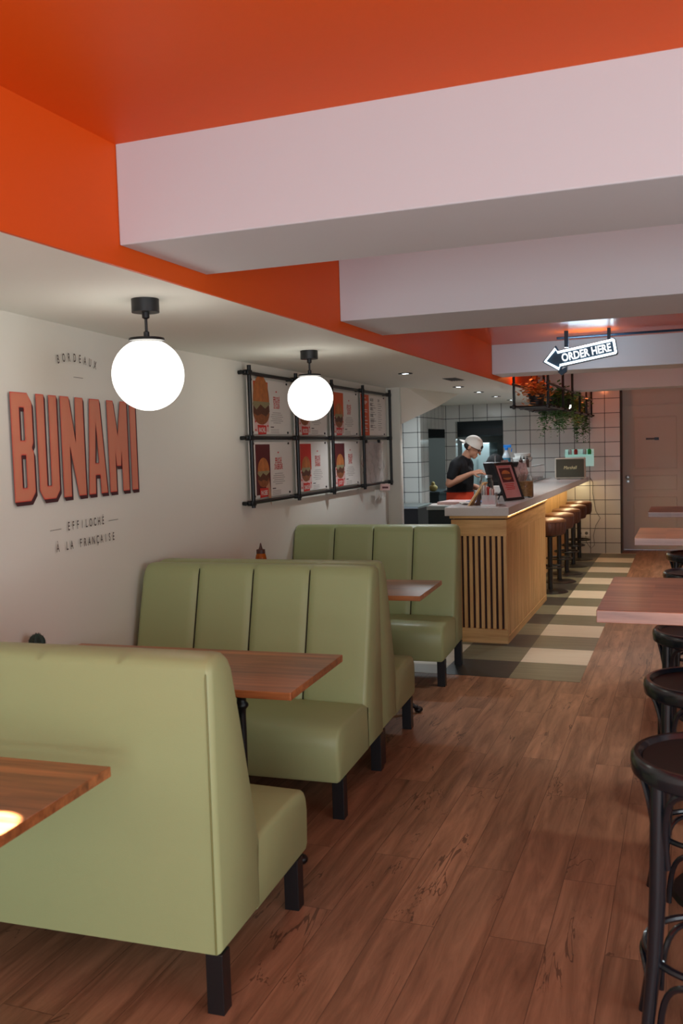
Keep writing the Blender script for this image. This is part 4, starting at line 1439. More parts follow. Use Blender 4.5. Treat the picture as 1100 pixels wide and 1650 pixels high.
# low work counter behind the bar
t = thing('work_counter', 'stainless work counter running behind the bar on the kitchen side', 'work counter', (-1.94, 9.6, 0))
b = bm_new(); abox(b, (-0.13, -0.1, 0.88), (0.13, 3.4, 0.92)); obj('worktop', b, STEEL, t, bevel=0.003)
b = bm_new(); abox(b, (-0.12, -0.08, 0.1), (0.12, 3.38, 0.88)); obj('cabinet', b, DSTEEL, t)
# bowl and cup
t = thing('mixing_bowl', 'white bowl below the cook\'s hands on the work counter', 'bowl', (-1.915, 9.9, 0.92))
b = bm_new(); lathe(b, [(0.0, 0.0), (0.06, 0.0), (0.10, 0.10), (0.115, 0.20), (0.108, 0.20), (0.09, 0.10), (0.05, 0.02), (0.0, 0.015)], 28); obj('bowl_body', b, WHITEP, t, smooth=True)
# glass display
t = thing('topping_display', 'low glass topped chilled display on the work counter before the tiles', 'display case', (-1.93, 11.15, 0.92))
b = bm_new(); abox(b, (-0.11, 0, 0), (0.11, 1.55, 0.17)); obj('base', b, STEEL, t)
b = bm_new()
abox(b, (0.10, 0.0, 0.17), (0.106, 1.55, 0.36)); abox(b, (-0.106, 0, 0.354), (0.106, 1.55, 0.36)); abox(b, (-0.1, 0.0, 0.17), (0.1, 0.006, 0.354))
obj('glass_hood', b, ACRYL, t)
b = bm_new()
for k in range(6):
    abox(b, (-0.09, 0.05 + 0.25 * k, 0.17), (0.09, 0.25 + 0.25 * k, 0.20))
obj('pan', b, DSTEEL, t)
b = bm_new(); tube(b, [(0.103, 0.0, 0.36), (0.103, 1.55, 0.36)], 0.006, 6); obj('edge_rail', b, STEEL, t)
# spray bottle
t = thing('spray_bottle', 'spray bottle with bright blue trigger head behind the till', 'spray bottle', (-1.985, 10.72, 0.92))
b = bm_new(); abox(b, (-0.09, -0.08, 0), (0.09, 0.1, 0.42))
tag(obj('steel_canister_box', b, STEEL, loc=(-1.985, 10.72, 0.921)), 'plain steel box standing on the work counter beneath the spray bottle', 'box')
t.location.z = 1.342
b = bm_new(); lathe(b, [(0.045, 0), (0.048, 0.01), (0.048, 0.08), (0.036, 0.11), (0.018, 0.14), (0.016, 0.175), (0, 0.175)], 20); obj('bottle_body', b, mat('clear_pet', srgb(200, 214, 220), 0.2, alpha=0.8), t, smooth=True)
b = bm_new(); lathe(b, [(0.049, 0.015), (0.049, 0.07)], 20); obj('label_band', b, mat('teal_label', srgb(40, 120, 150), 0.5), t, smooth=True)
b = bm_new(); lathe(b, [(0.02, 0.16), (0.02, 0.19), (0, 0.19)], 14); abox(b, (-0.032, -0.014, 0.188), (0.058, 0.014, 0.222)); abox(b, (0.028, -0.006, 0.145), (0.038, 0.006, 0.19), Matrix.Rotation(R(10), 4, 'Y')); obj('trigger_head', b, BLUEC, t, bevel=0.003)
# white tubs
for k, (x_, y_, r_, hh, zz, lb) in enumerate([(-1.915, 11.42, 0.115, 0.12, 1.281, 'white plastic tub stacked at the bottom, on the glass display'), (-1.915, 11.42, 0.10, 0.05, 1.402, 'shallow white tub lid stack on top of the larger tub')]):
    t = thing('plastic_tub', lb, 'tub', (x_, y_, zz))
    b = bm_new(); lathe(b, [(0, 0), (r_ * 0.9, 0), (r_, hh * 0.85), (r_ * 1.04, hh * 0.86), (r_ * 1.04, hh), (0, hh)], 26); obj('tub_body', b, WHITEP, t, smooth=True)
    if k == 0:
        b = bm_new(); tube(b, [(r_ * 1.05 * math.cos(R(a_)), r_ * 1.05 * math.sin(R(a_)), hh * 0.8 - 0.05 * math.sin(R(a_ - 180))) for a_ in range(180, 361, 12)], 0.003, 5); obj('handle', b, BLACKP, t)
for k in range(3):
    t = thing('squeeze_bottle', ('dark squeeze bottle left of the white tubs', 'dark squeeze bottle in front of the white tubs', 'dark squeeze bottle at the right of the white tubs')[k], 'bottle', (-1.90 + 0.035 * k, 11.20 + 0.02 * k, 1.281), group='squeeze bottles by the tubs')
    b = bm_new(); lathe(b, [(0.022, 0), (0.024, 0.01), (0.024, 0.09), (0.012, 0.10), (0, 0.10)], 14); obj('bottle_body', b, (BROWNL, WHITEP, BROWNL)[k], t, smooth=True)
    b = bm_new(); lathe(b, [(0.014, 0.10), (0.006, 0.12), (0.003, 0.14), (0, 0.14)], 10); obj('nozzle', b, BLACKP, t, smooth=True)
# steel drinks machine and dark hooded grinder
t = thing('coffee_grinder', 'dark domed machine with a steel lever between cook and till', 'machine', (-2.0, 10.12, 0.92))
b = bm_new(); lathe(b, [(0.08, 0), (0.085, 0.02), (0.085, 0.30), (0.11, 0.36), (0.115, 0.44), (0.07, 0.52), (0.02, 0.55), (0, 0.55)], 24); obj('body', b, mat('matt_black', srgb(14, 15, 17), 0.8), t, smooth=True)
b = bm_new(); tube(b, [(0.02, -0.12, 0.36), (0.02, -0.12, 0.53)], 0.010, 8); obj('lever', b, STEEL, t, smooth=True)

# undercounter unit with papers
t = thing('steel_prep_unit', 'grey steel prep unit left of the counter end, papers on its top', 'cabinet', (-2.12, 8.75, 0))
b = bm_new(); abox(b, (-0.22, -0.25, 0.10), (0.22, 0.25, 0.96)); obj('cabinet', b, DSTEEL, t, bevel=0.003)
b = bm_new(); abox(b, (-0.23, -0.27, 0.962), (0.23, 0.26, 0.998)); obj('worktop', b, STEEL, t, bevel=0.003)
b = bm_new(); tube(b, [(0.05, -0.285, 0.80), (0.05, -0.285, 0.92)], 0.010, 8); obj('handle', b, STEEL, t)
for k, (dx, dy, z_, m_, lb) in enumerate([(-0.10, -0.05, 0.999, PAPER, 'bottom white sheet spread on the grey prep unit'), (0.0, 0.05, 1.004, PINKP, 'pink printed stack of menus on the prep unit')]):
    b = bm_new(); abox(b, (-0.14, -0.19, 0), (0.17, 0.16, 0.004 if k == 0 else 0.026)); o = tag(obj(('paper_sheet', 'menu_stack')[k], b, m_, loc=(-2.12 + dx, 8.75 + dy, z_), rot=(0, 0, R(8 - 14 * k))), lb, 'paper')

# dark undercounter fridge by the tiled pier, bottle crate next to the doorway
t = thing('undercounter_fridge', 'black undercounter fridge with pale top beside the tiled kitchen wall', 'fridge', (-3.42, 11.5, 0))
b = bm_new(); abox(b, (-0.22, -0.33, 0.02), (0.21, 0.33, 0.78)); obj('cabinet', b, BLACKP, t, bevel=0.004)
b = bm_new(); abox(b, (-0.23, -0.34, 0.782), (0.22, 0.34, 0.812)); obj('worktop', b, STEEL, t, bevel=0.003)
b = bm_new(); abox(b, (-0.20, -0.337, 0.06), (-0.02, -0.33, 0.72)); obj('glass_door', b, mat('blue_dark_glass', srgb(20, 48, 74), 0.1), t)
# steel bench in the room beyond the doorway
t = thing('steel_bench', 'dark steel bench seen through the kitchen doorway', 'bench', (-3.95, 13.9, 0))
b = bm_new(); abox(b, (-0.7, -0.5, 0.84), (0.45, 0.5, 0.88)); obj('worktop', b, DSTEEL, t, bevel=0.003)
b = bm_new(); abox(b, (-0.68, -0.48, 0.0), (0.43, 0.48, 0.84)); obj('cabinet', b, DSTEEL, t)
t = thing('food_bag', 'small yellowish bag on the dark bench inside the kitchen doorway', 'bag', (-3.64, 13.55, 0.88))
b = bm_new(); ell(b, (0, 0, 0.05), (0.07, 0.06, 0.055)); ell(b, (0.0, 0, 0.11), (0.03, 0.03, 0.04)); obj('bag_body', b, mat('kraft_bag', srgb(160, 132, 72), 0.7), t, smooth=True)

# kitchen behind the hatch
t = thing('extractor_hood', 'dark steel extractor hood high behind the serving hatch', 'extractor hood', (-2.95, 14.5, 1.70))
b = bm_new(); prism(b, [(-0.62, 0.0), (0.5, 0.0), (0.5, 0.66), (-0.30, 0.66), (-0.62, 0.30)], -0.95, 0.95, frame_mtx((0, 0, 0), (0, 1, 0), (0, 0, 1))); obj('canopy', b, DSTEEL, t, bevel=0.004)
b = bm_new(); abox(b, (-0.93, -0.632, 0.03), (0.93, -0.622, 0.12)); obj('filter_strip', b, BLACKP, t)
t = thing('steel_fridge', 'bright brushed steel upright fridge in the kitchen behind the cook', 'fridge', (-3.06, 14.55, 0))
b = bm_new(); abox(b, (-0.28, -0.32, 0.0), (0.16, 0.32, 1.60)); obj('cabinet', b, STEEL, t, bevel=0.008)
b = bm_new(); tube(b, [(-0.03, -0.35, 0.9), (-0.03, -0.35, 1.35)], 0.012, 8); obj('handle', b, STEEL, t)
t = thing('kitchen_shelving', 'steel wall shelving with hanging utensils behind the serving hatch', 'shelf', (-2.52, 15.5, 0.9))
for k in range(3):
    b = bm_new(); abox(b, (-0.35, -0.2, 0.12 + 0.22 * k), (0.5, 0.2, 0.14 + 0.22 * k)); obj('shelf_board', b, STEEL, t)
for x_ in (-0.34, 0.48):
    b = bm_new(); tube(b, [(x_, -0.19, -0.88), (x_, -0.19, 0.75)], 0.012, 6); obj('upright', b, STEEL, t)
for k in range(6):
    b = bm_new(); x_ = -0.28 + 0.13 * k; tube(b, [(x_, -0.21, 0.34), (x_, -0.21, 0.19)], 0.006, 6); ell(b, (x_, -0.21, 0.17), (0.02, 0.008, 0.03)); obj('utensil', b, STEEL, t)
t = thing('range_cooker', 'steel range cooker under the extractor hood in the kitchen', 'cooker', (-2.55, 14.4, 0))
b = bm_new(); abox(b, (-0.27, -0.3, 0.0), (0.42, 0.3, 0.9)); obj('body', b, STEEL, t, bevel=0.004)
b = bm_new()
for x_ in (-0.1, 0.25):
    lathe(b, [(0.08, 0.901), (0.08, 0.92), (0.06, 0.92), (0.06, 0.901)], 18, c=(x_, 0, 0))
obj('burner', b, BLACKP, t)


# ================================================================== COOK
PX, PYY = -2.33, 9.75
cook = thing('person', 'person in black t-shirt and backwards pale cap, head bowed, working at the counter', 'person', (PX, PYY, 0), R(-6))
b = bm_new()
# x forward, y left, z up
capsule(b, (0.00, 0, 0.95), (0.02, 0, 1.08), 0.135, 0.120, 14)
capsule(b, (0.02, 0, 1.08), (0.03, 0, 1.24), 0.120, 0.125, 14)
for s in (-1, 1):
    capsule(b, (0.03, s * 0.05, 1.25), (0.04, s * 0.10, 1.35), 0.105, 0.085)
    capsule(b, (0.04, s * 0.08, 1.39), (0.04, s * 0.165, 1.375), 0.060, 0.058)
    # legs
    capsule(b, (0.0, s * 0.09, 0.92), (0.015, s * 0.10, 0.50), 0.095, 0.060)
    capsule(b, (0.015, s * 0.10, 0.50), (-0.02, s * 0.105, 0.10), 0.058, 0.040)
    capsule(b, (-0.03, s * 0.105, 0.045), (0.15, s * 0.12, 0.032), 0.042, 0.030)
capsule(b, (0.055, 0, 1.40), (0.120, 0, 1.49), 0.058, 0.052)
HM = Matrix.Translation((0.168, 0, 1.555)) @ Matrix.Rotation(R(32), 4, 'Y')


def hp(x, y, z):
    return HM @ Vector((x, y, z))


def hell(bm, x, y, z, rx, ry, rz):
    bmesh.ops.create_uvsphere(bm, u_segments=14, v_segments=9, radius=1.0, matrix=HM @ Matrix.Translation((x, y, z)) @ Matrix.Diagonal((rx, ry, rz, 1)))


hell(b, 0.0, 0, 0.02, 0.092, 0.076, 0.088)
hell(b, 0.028, 0, -0.045, 0.058, 0.056, 0.066)
hell(b, 0.066, 0, -0.088, 0.026, 0.028, 0.022)
capsule(b, hp(0.088, 0, 0.0), hp(0.108, 0, -0.030), 0.010, 0.013, 8)
hell(b, 0.086, 0, -0.058, 0.012, 0.022, 0.006)
hell(b, 0.084, 0, -0.070, 0.012, 0.020, 0.006)
for s in (-1, 1):
    hell(b, -0.008, s * 0.078, -0.015, 0.016, 0.009, 0.028)
    hell(b, 0.076, s * 0.030, 0.012, 0.014, 0.020, 0.008)
# arms: right arm (camera side, -y) and left arm reaching to the bowl
RS, RE, RW = Vector((0.035, -0.195, 1.365)), Vector((-0.030, -0.225, 1.165)), Vector((0.205, -0.17, 1.275))
LS, LE, LW = Vector((0.035, 0.195, 1.365)), Vector((0.02, 0.23, 1.12)), Vector((0.23, 0.09, 1.10))
for S_, E_, W_ in ((RS, RE, RW), (LS, LE, LW)):
    capsule(b, S_, E_, 0.052, 0.041)
    capsule(b, E_, E_.lerp(W_, 0.45), 0.041, 0.038)
    capsule(b, E_.lerp(W_, 0.45), W_, 0.038, 0.024)


def hand(bm, w, d, side, curl):
    """w wrist, d pointing direction, side = palm normal"""
    d = d.normalized(); nrm = side.normalized(); ac = d.cross(nrm).normalized()
    palm = w + d * 0.045
    for k in range(4):
        o_ = (k - 1.5) * 0.019
        capsule(bm, w + d * 0.012 + ac * o_ * 0.6, w + d * 0.085 + ac * o_, 0.014, 0.0115, 8)
        ln = (0.038, 0.044, 0.041, 0.032)[k]
        p = w + d * 0.088 + ac * o_
        dd = d.copy()
        for j, f_ in enumerate((1.0, 0.75, 0.6)):
            dd = (dd * math.cos(curl) + nrm * math.sin(curl)).normalized()
            q = p + dd * ln * f_ * 0.75
            capsule(bm, p, q, 0.0088 - 0.0007 * j, 0.0083 - 0.0007 * j, 8)
            p = q
    p = w + d * 0.03 + ac * -0.030
    q = p + (d * 0.6 - ac * 0.55 + nrm * 0.5).normalized() * 0.036
    r_ = q + (d * 0.85 + nrm * 0.5 + ac * 0.1).normalized() * 0.028
    capsule(bm, p, q, 0.012, 0.0105, 8); capsule(bm, q, r_, 0.0105, 0.009, 8)


hand(b, RW, Vector((0.9, 0.15, 0.15)), Vector((0.1, 0.6, -0.8)), 0.45)
hand(b, LW, Vector((0.95, -0.25, -0.05)), Vector((0.0, -0.4, -0.9)), 0.35)
o = obj('body', b, SKIN, cook, smooth=True)
md = o.modifiers.new('skin', 'REMESH'); md.mode = 'VOXEL'; md.voxel_size = 0.0062; md.use_smooth_shade = True
md = o.modifiers.new('relax', 'SMOOTH'); md.factor = 0.5; md.iterations = 3
# t-shirt
b = bm_new()
capsule(b, (0.00, 0, 1.04), (0.02, 0, 1.12), 0.145, 0.137, 16)
capsule(b, (0.02, 0, 1.10), (0.03, 0, 1.24), 0.137, 0.138, 16)
for s, S_, E_ in ((-1, RS, RE), (1, LS, LE)):
    capsule(b, (0.03, s * 0.05, 1.25), (0.04, s * 0.10, 1.35), 0.118, 0.098)
    capsule(b, (0.045, s * 0.07, 1.40), (0.04, s * 0.165, 1.375), 0.066, 0.068)
    capsule(b, S_, S_.lerp(E_, 0.62), 0.066, 0.056)
capsule(b, (0.045, 0, 1.38), (0.078, 0, 1.425), 0.075, 0.064)
o = obj('t_shirt', b, TSHIRT, cook, smooth=True)
md = o.modifiers.new('cloth', 'REMESH'); md.mode = 'VOXEL'; md.voxel_size = 0.008; md.use_smooth_shade = True
md = o.modifiers.new('relax', 'SMOOTH'); md.factor = 0.5; md.iterations = 4
# trousers
b = bm_new()
capsule(b, (0.0, 0, 0.93), (0.0, 0, 1.02), 0.145, 0.140, 16)
for s in (-1, 1):
    capsule(b, (0.0, s * 0.085, 0.90), (0.015, s * 0.10, 0.50), 0.108, 0.075)
    capsule(b, (0.015, s * 0.10, 0.50), (-0.02, s * 0.105, 0.09), 0.074, 0.060)
o = obj('trousers', b, TROUS, cook, smooth=True)
md = o.modifiers.new('cloth', 'REMESH'); md.mode = 'VOXEL'; md.voxel_size = 0.010; md.use_smooth_shade = True
# apron: curved panel round the hips with folds
b = bm_new()
N_, K_ = 34, 14
gr = []
for i in range(N_ + 1):
    a = R(-128 + 256 * i / N_)
    row = []
    for j in range(K_ + 1):
        z_ = 1.085 - 0.50 * j / K_
        r_ = 0.158 + 0.012 * math.sin(i * 1.15) * (0.2 + j / K_) + 0.02 * j / K_
        row.append(b.verts.new((r_ * math.cos(a), r_ * math.sin(a) * 1.02, z_)))
    gr.append(row)
for i in range(N_):
    for j in range(K_):
        b.faces.new((gr[i][j], gr[i + 1][j], gr[i + 1][j + 1], gr[i][j + 1]))
o = obj('apron', b, APRON, cook, smooth=True)
md = o.modifiers.new('thickness', 'SOLIDIFY'); md.thickness = 0.004
b = bm_new(); tube(b, [(0.161 * math.cos(2 * PI * k / 32), 0.163 * math.sin(2 * PI * k / 32), 1.078) for k in range(32)], 0.008, 6, closed=True); obj('apron_string', b, TROUS, cook, smooth=True)
# cap worn backwards: dome, band, brim at the nape side
b = bm_new()
n = 28
rings = []
for j in range(9):
    th = R(4 + 86 * j / 8)
    rings.append([b.verts.new(HM @ Vector((-0.006 + 0.104 * math.sin(th) * math.cos(2 * PI * i / n), 0.088 * math.sin(th) * math.sin(2 * PI * i / n), 0.030 + 0.094 * math.cos(th)))) for i in range(n)])
rings.append([b.verts.new(HM @ Vector((-0.006 + 0.104 * math.cos(2 * PI * i / n), 0.088 * math.sin(2 * PI * i / n), 0.012))) for i in range(n)])
for a_, c_ in zip(rings, rings[1:]):
    for i in range(n):
        b.faces.new((a_[i], a_[(i + 1) % n], c_[(i + 1) % n], c_[i]))
b.faces.new(rings[0])
cap = obj('cap', b, CAPM, cook, smooth=True)
b = bm_new()
rows = []
for j in range(5):
    row = []
    for i in range(13):
        a = R(180 - 50 + 100 * i / 12)
        e = j / 4 * math.sin(PI * (i + 0.6) / 13.2) ** 0.5
        row.append(b.verts.new(HM @ Vector((-0.006 + (0.103 + 0.062 * e) * math.cos(a), (0.088 + 0.02 * e) * math.sin(a), 0.014 - 0.02 * e - 0.010 * abs(math.cos((i / 12 - 0.5) * PI * 0) * ((i / 12 - 0.5) * 2) ** 2)))))
    rows.append(row)
for a_, c_ in zip(rows, rows[1:]):
    for i in range(12):
        b.faces.new((a_[i], a_[i + 1], c_[i + 1], c_[i]))
o = obj('cap_brim', b, CAPM, cap, smooth=True)
md = o.modifiers.new('thickness', 'SOLIDIFY'); md.thickness = 0.004
b = bm_new(); bmesh.ops.create_uvsphere(b, u_segments=14, v_segments=8, radius=1.0, matrix=HM @ Matrix.Translation((0.093, 0, 0.045)) @ Matrix.Rotation(R(-12), 4, 'Y') @ Matrix.Diagonal((0.008, 0.034, 0.022, 1))); obj('cap_opening', b, HAIR, cap, smooth=True)
b = bm_new(); hell(b, -0.030, 0, -0.010, 0.072, 0.078, 0.052); obj('hair', b, HAIR, cook, smooth=True)
b = bm_new()
for s in (-1, 1):
    tube(b, [hp(0.092, s * 0.034 + 0.02 * math.cos(2 * PI * k / 14), 0.004 + 0.015 * math.sin(2 * PI * k / 14)) for k in range(14)], 0.0022, 5, closed=True)
    tube(b, [hp(0.088, s * 0.056, 0.008), hp(0.04, s * 0.079, 0.008), hp(-0.012, s * 0.082, 0.0)], 0.0022, 5)
    lathe(b, [(0.019, 0), (0.019, 0.001), (0, 0.001)], 14, mtx=HM @ Matrix.Translation((0.0925, s * 0.034, 0.004)) @ Matrix.Rotation(R(90), 4, 'Y') @ Matrix.Diagonal((0.8, 1, 1, 1)))
obj('glasses', b, BLACKP, cook, smooth=True)
b = bm_new(); ell(b, tuple(RW + Vector((-0.02, 0, 0))), (0.030, 0.030, 0.030)); b.free()
# cup held in the raised hand
hw = Matrix.Rotation(R(-6), 4, 'Z') @ (RW + Vector((0.115, 0.045, -0.015)))
t = thing('paper_cup', 'small pale cup held in the cook\'s raised hand', 'cup', (PX + hw.x, PYY + hw.y, hw.z - 0.04))
b = bm_new(); lathe(b, [(0, 0), (0.022, 0), (0.029, 0.075), (0.031, 0.078), (0.027, 0.078), (0.02, 0.004), (0, 0.004)], 18); obj('cup_body', b, PAPER, t, smooth=True)


# ================================================================== ORDER HERE SIGN
t = thing('arrow_sign', 'glowing arrow sign reading ORDER HERE hung below the ceiling', 'sign', (-0.80, 7.5, 2.272), R(0))
a = R(9.5)
SM = frame_mtx((0, 0, 0), (math.cos(a), 0, math.sin(a)), (-math.sin(a), 0, math.cos(a)))
SM = Matrix(((1, 0, 0, 0), (0, 1, 0, 0), (0, 0, 1, 0), (0, 0, 0, 1))) @ frame_mtx((0, 0, 0), (math.cos(a), 0, math.sin(a)), (-math.sin(a), 0, math.cos(a)))
out = [(-0.292, 0.0), (-0.165, 0.108), (-0.150, 0.064), (0.280, 0.064), (0.290, 0.054), (0.290, -0.060), (0.278, -0.070), (-0.150, -0.070), (-0.165, -0.108)]
b = bm_new(); prism(b, out[::-1], -0.05, 0.0, SM); obj('sign_box', b, SIGNB, t, bevel=0.004)
inn = inset(out if area2(out) > 0 else out[::-1], 0.015)
b = bm_new(); tube(b, [SM @ Vector((p[0], p[1], 0.004)) for p in inn], 0.0095, 8, closed=True); obj('light_outline', b, NEON, t, smooth=True, label='glowing white outline tube')
b = bm_new(); text_bm(b, 'ORDER HERE', 0.086, 0.76, SM @ Matrix.Translation((0.055, -0.031, 0.006)), depth=0.003, align='CENTER', bold=0.0022); obj('letters', b, NEONL, t, fix=False, label='glowing white letters ORDER HERE')
b = bm_new(); abox(b, (-0.115, 0.012, 0.06), (-0.085, 0.040, 0.19)); abox(b, (0.215, 0.012, 0.10), (0.240, 0.040, 0.19)); obj('hanger', b, BLUEP, t)
b = bm_new(); tube(b, [SM @ Vector((-0.12, 0.060, -0.062)), SM @ Vector((0.27, 0.060, -0.062))], 0.010, 8); obj('ceiling_glow_tube', b, GLOWT, t, smooth=True)  # hidden tube added to cast the bluish glow on the ceiling
b = bm_new(); prism(b, [(-0.19, -0.100), (-0.11, -0.075), (-0.12, -0.115), (-0.165, -0.135)], -0.05, -0.01, SM); obj('bracket', b, BLUEP, t)
sg = spot('sign_glow', (-0.80, 7.56, 2.36), (-0.80, 7.3, 2.6), 0, (0.8, 0.94, 1), 140)
bpy.data.objects.remove(sg)
b = bm_new(); tube(b, [(-1.0, 7.72, 2.43), (1.8, 7.72, 2.43)], 0.010, 8)
tag(obj('conduit_pipe', b, BLUEP, smooth=True), 'thin pipe along the orange ceiling just behind the arrow sign', 'pipe')


# ================================================================== PLANT RACK
ZB, ZT = 1.925, 2.150
XA, XB, YA, YB = -1.545, -1.225, 8.78, 12.95
t = thing('plant_rack', 'black pipe rack hung over the counter and filled with plants', 'plant rack', (XA, YA, ZB))


def rk(x, y, z):
    return (x - XA, y - YA, z - ZB)


for y in (YA, 9.9, 10.75, 11.5, 12.3, YB):
    for x in (XA, XB):
        b = bm_new(); top = 2.46 if not (10.8 < y < 11.4) else 2.165
        tube(b, [rk(x, y, ZB - 0.02), rk(x, y, top)], 0.0135, 8); obj('post', b, IRON, t, smooth=True)
for x in (XA, XB):
    for z in (ZB, ZT - 0.01):
        b = bm_new(); tube(b, [rk(x, YA - 0.05, z), rk(x, YB + 0.05, z)], 0.0125, 8); obj('long_rail', b, IRON, t, smooth=True)
for y in (YA, 9.0, 9.35, 9.9, 10.3, 10.75, 11.5, 12.3, YB):
    b = bm_new(); tube(b, [rk(XA - 0.04, y, ZB), rk(XB + 0.04, y, ZB)], 0.0115, 8); obj('cross_rail', b, IRON, t, smooth=True)
for y in (YA, YB):
    for x in (XA, XB):
        b = bm_new(); ell(b, rk(x, y, ZB), (0.024, 0.024, 0.024)); obj('joint', b, IRON, t, smooth=True)


def leafy(bm, c, n, spread, size, down=0.0):
    for k in range(n):
        p = Vector((random.gauss(0, spread[0]), random.gauss(0, spread[1]), random.gauss(0, spread[2]))) + Vector(c)
        a = random.random() * 2 * PI
        d = Vector((math.cos(a), math.sin(a), random.uniform(-0.7, 0.6))).normalized()
        s = d.cross(Vector((random.uniform(-.4, .4), random.uniform(-.4, .4), 1))).normalized()
        L = size * random.uniform(0.7, 1.3)
        w = L * 0.34
        vs = [bm.verts.new(q) for q in (p, p + d * L * 0.5 + s * w, p + d * L, p + d * L * 0.5 - s * w)]
        bm.faces.new(vs)


def hanging_plant(x, y, z, name, label, leafm, strands, length, spread=0.10, leaf=0.035, bush=120, pot=True, shape=(0.07, 0.09, 0.045)):
    t = thing(name, label, 'plant', (x, y, z), group='plants in the hanging rack')
    b = bm_new(); lathe(b, [(0, 0.0), (0.06, 0.0), (0.082, 0.11), (0.087, 0.11), (0.087, 0.12), (0.075, 0.12), (0.072, 0.105), (0, 0.105)], 20); obj('pot', b, BLACKP, t, smooth=True)
    b = bm_new(); leafy(b, (0, 0, 0.155), bush, shape, leaf)
    for k in range(strands):
        a = random.random() * 2 * PI
        r0 = random.uniform(0.06, spread)
        ln = length * random.uniform(0.45, 1.0)
        N = int(ln / (leaf * 0.38))
        px_, py_ = math.cos(a) * r0, math.sin(a) * r0 * 1.4
        for j in range(N):
            z_ = 0.12 - ln * j / N
            px_ += random.uniform(-.004, .004); py_ += random.uniform(-.004, .004)
            leafy(b, (px_, py_, z_), 1, (0.008, 0.008, 0.004), leaf * (0.8 if j < N * 0.8 else 0.55))
    obj('foliage', b, leafm, t, fix=False)
    b = bm_new()
    for k in range(max(3, strands // 3)):
        a = random.random() * 2 * PI
        r0 = random.uniform(0.05, spread)
        tube(b, [(0.3 * math.cos(a) * r0, 0.3 * math.sin(a) * r0, 0.11), (math.cos(a) * r0, math.sin(a) * r0, 0.14), (math.cos(a) * r0, math.sin(a) * r0, 0.12 - length * 0.5)], 0.002, 4)
    obj('stem', b, LEAF, t)
    return t


def rack_z():
    return ZB + 0.0125


hanging_plant(-1.385, 9.13, rack_z(), 'dried_grass_pot', 'dried orange leaves in a dark pot, the nearest pot in the rack', STRAW, 10, 0.06, 0.12, 0.06, 260, shape=(0.07, 0.14, 0.05))
hanging_plant(-1.44, 9.55, rack_z(), 'dark_leaved_plant', 'dark purple leaved plant behind the dried orange leaves', LEAFD, 6, 0.05, 0.10, 0.06, 160, shape=(0.06, 0.10, 0.035))
hanging_plant(-1.36, 10.08, rack_z(), 'trailing_ivy', 'ivy with the longest dense green trails, nearest trailing plant in the rack', LEAF, 60, 0.44, 0.15, 0.050, 260)
hanging_plant(-1.30, 10.52, rack_z(), 'trailing_ivy', 'thin stranded green ivy trailing just behind the densest one', LEAF, 34, 0.40, 0.12, 0.046, 170)
hanging_plant(-1.36, 11.75, rack_z(), 'trailing_ivy', 'yellow green trailing plant in the farther half of the rack', LEAFL, 54, 0.33, 0.15, 0.050, 260)
hanging_plant(-1.33, 12.62, rack_z(), 'trailing_ivy', 'narrow dark green trailing plant at the wall end of the rack', LEAF, 50, 0.52, 0.09, 0.050, 200)
hanging_plant(-1.35, 11.20, rack_z(), 'trailing_ivy', 'short trailing green plant in the middle of the rack', LEAFL, 22, 0.22, 0.12, 0.04, 120, shape=(0.06, 0.08, 0.018))
# small round white rack lamp
b = bm_new(); ell(b, (0, 0, 0), (0.026, 0.026, 0.026))
tag(obj('rack_bulb', b, mat('bulb_glow', (1, 1, 1, 1), 0.5, emit=(1, 0.9, 0.75, 1), estr=4), loc=(-1.275, 10.95, 1.985), smooth=True), 'small glowing white bulb among the trailing plants', 'bulb')


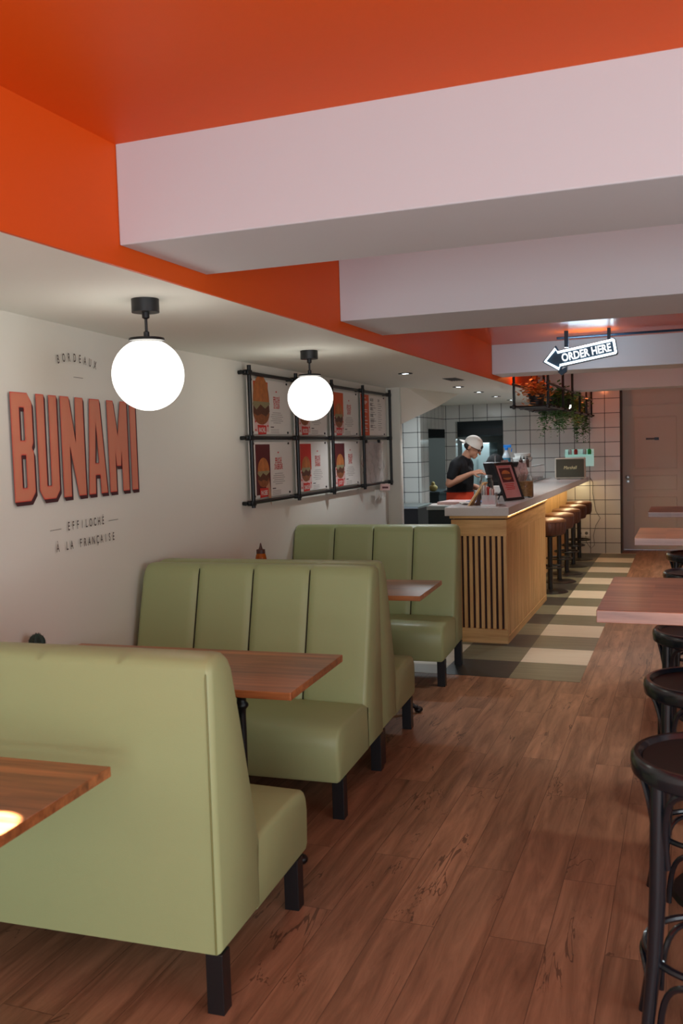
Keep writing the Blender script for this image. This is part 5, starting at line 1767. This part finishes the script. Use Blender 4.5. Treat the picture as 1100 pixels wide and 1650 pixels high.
# ================================================================== RECESSED DOWNLIGHTS AND ADDED CEILING SPOTS
DL = [(-2.10, 7.04, 'first recessed downlight from the menu rack, largest looking'), (-2.141, 9.02, 'second recessed downlight in the row towards the kitchen'),
      (-2.168, 10.10, 'third recessed downlight, the middle one of the row'), (-2.19, 11.20, 'fourth recessed downlight in the row towards the kitchen'), (-2.20, 12.28, 'fifth recessed downlight, nearest the tiled back wall')]
for x, y, lb in DL:
    t = thing('downlight', lb, 'ceiling light', (x, y, CZ), group='recessed downlights in the low ceiling')
    b = bm_new(); lathe(b, [(0.030, -0.001), (0.032, -0.006), (0.056, -0.006), (0.058, -0.001)], 24); obj('trim_ring', b, BLACKP, t, smooth=True)
    b = bm_new(); lathe(b, [(0.0, -0.004), (0.030, -0.004), (0.030, -0.001), (0, -0.001)], 20); obj('lens', b, LEDC, t)
    spot('downlight_beam', (x, y, CZ - 0.02), (x, y, 0), 26, (0.86, 0.94, 1.0), 120, 0.6, 0.03)
for x, y, z, lb in [(-0.30, 5.70, 2.462, 'added unseen ceiling spot behind the second beam, left of the aisle'), (0.75, 5.62, 2.462, 'added unseen ceiling spot behind the second beam, right of the aisle'),  # unseen spots added to raise the light in the room
                    (-0.55, 9.5, 2.462, 'added unseen ceiling spot behind the third beam, left of the aisle'), (0.75, 9.5, 2.462, 'added unseen ceiling spot behind the third beam, right of the aisle'),
                    (0.25, 3.7, 2.528, 'added unseen ceiling spot between the two nearest beams'), (-1.56, 1.50, 2.528, 'added narrow spot right above the front wood table, standing in for sun')]:
    t = thing('downlight', lb, 'ceiling light', (x, y, z), group='unseen ceiling spots added to lift the room light')
    b = bm_new(); lathe(b, [(0.030, -0.001), (0.032, -0.006), (0.056, -0.006), (0.058, -0.001)], 24); obj('trim_ring', b, BLACKP, t, smooth=True)
    b = bm_new(); lathe(b, [(0.0, -0.004), (0.030, -0.004), (0.030, -0.001), (0, -0.001)], 20); obj('lens', b, LEDC, t)
    if y < 2:
        spot('downlight_beam', (x, y, z - 0.02), (-1.495, 1.585, 0.75), 4200, (1.0, 0.98, 0.94), 5.5, 0.3, 0.01)  # added beam standing in for the sun patch on the front table
    else:
        spot('downlight_beam', (x, y, z - 0.02), (x, y, 0), (30 if y < 4 else 58 if y < 6 else 85), (1.0, 0.95, 0.87), 66 if y < 6 else 115, 0.35, 0.04)
t = thing('air_vent', 'small grey vent slot in the low ceiling beside the first downlight', 'vent', (-1.93, 7.95, CZ))
b = bm_new(); abox(b, (-0.06, -0.16, -0.004), (0.06, 0.16, -0.0005)); obj('frame', b, GREY, t)
b = bm_new()
for k in range(5):
    abox(b, (-0.05 + 0.022 * k, -0.15, -0.008), (-0.044 + 0.022 * k, 0.15, -0.004))
obj('slat', b, DSTEEL, t)
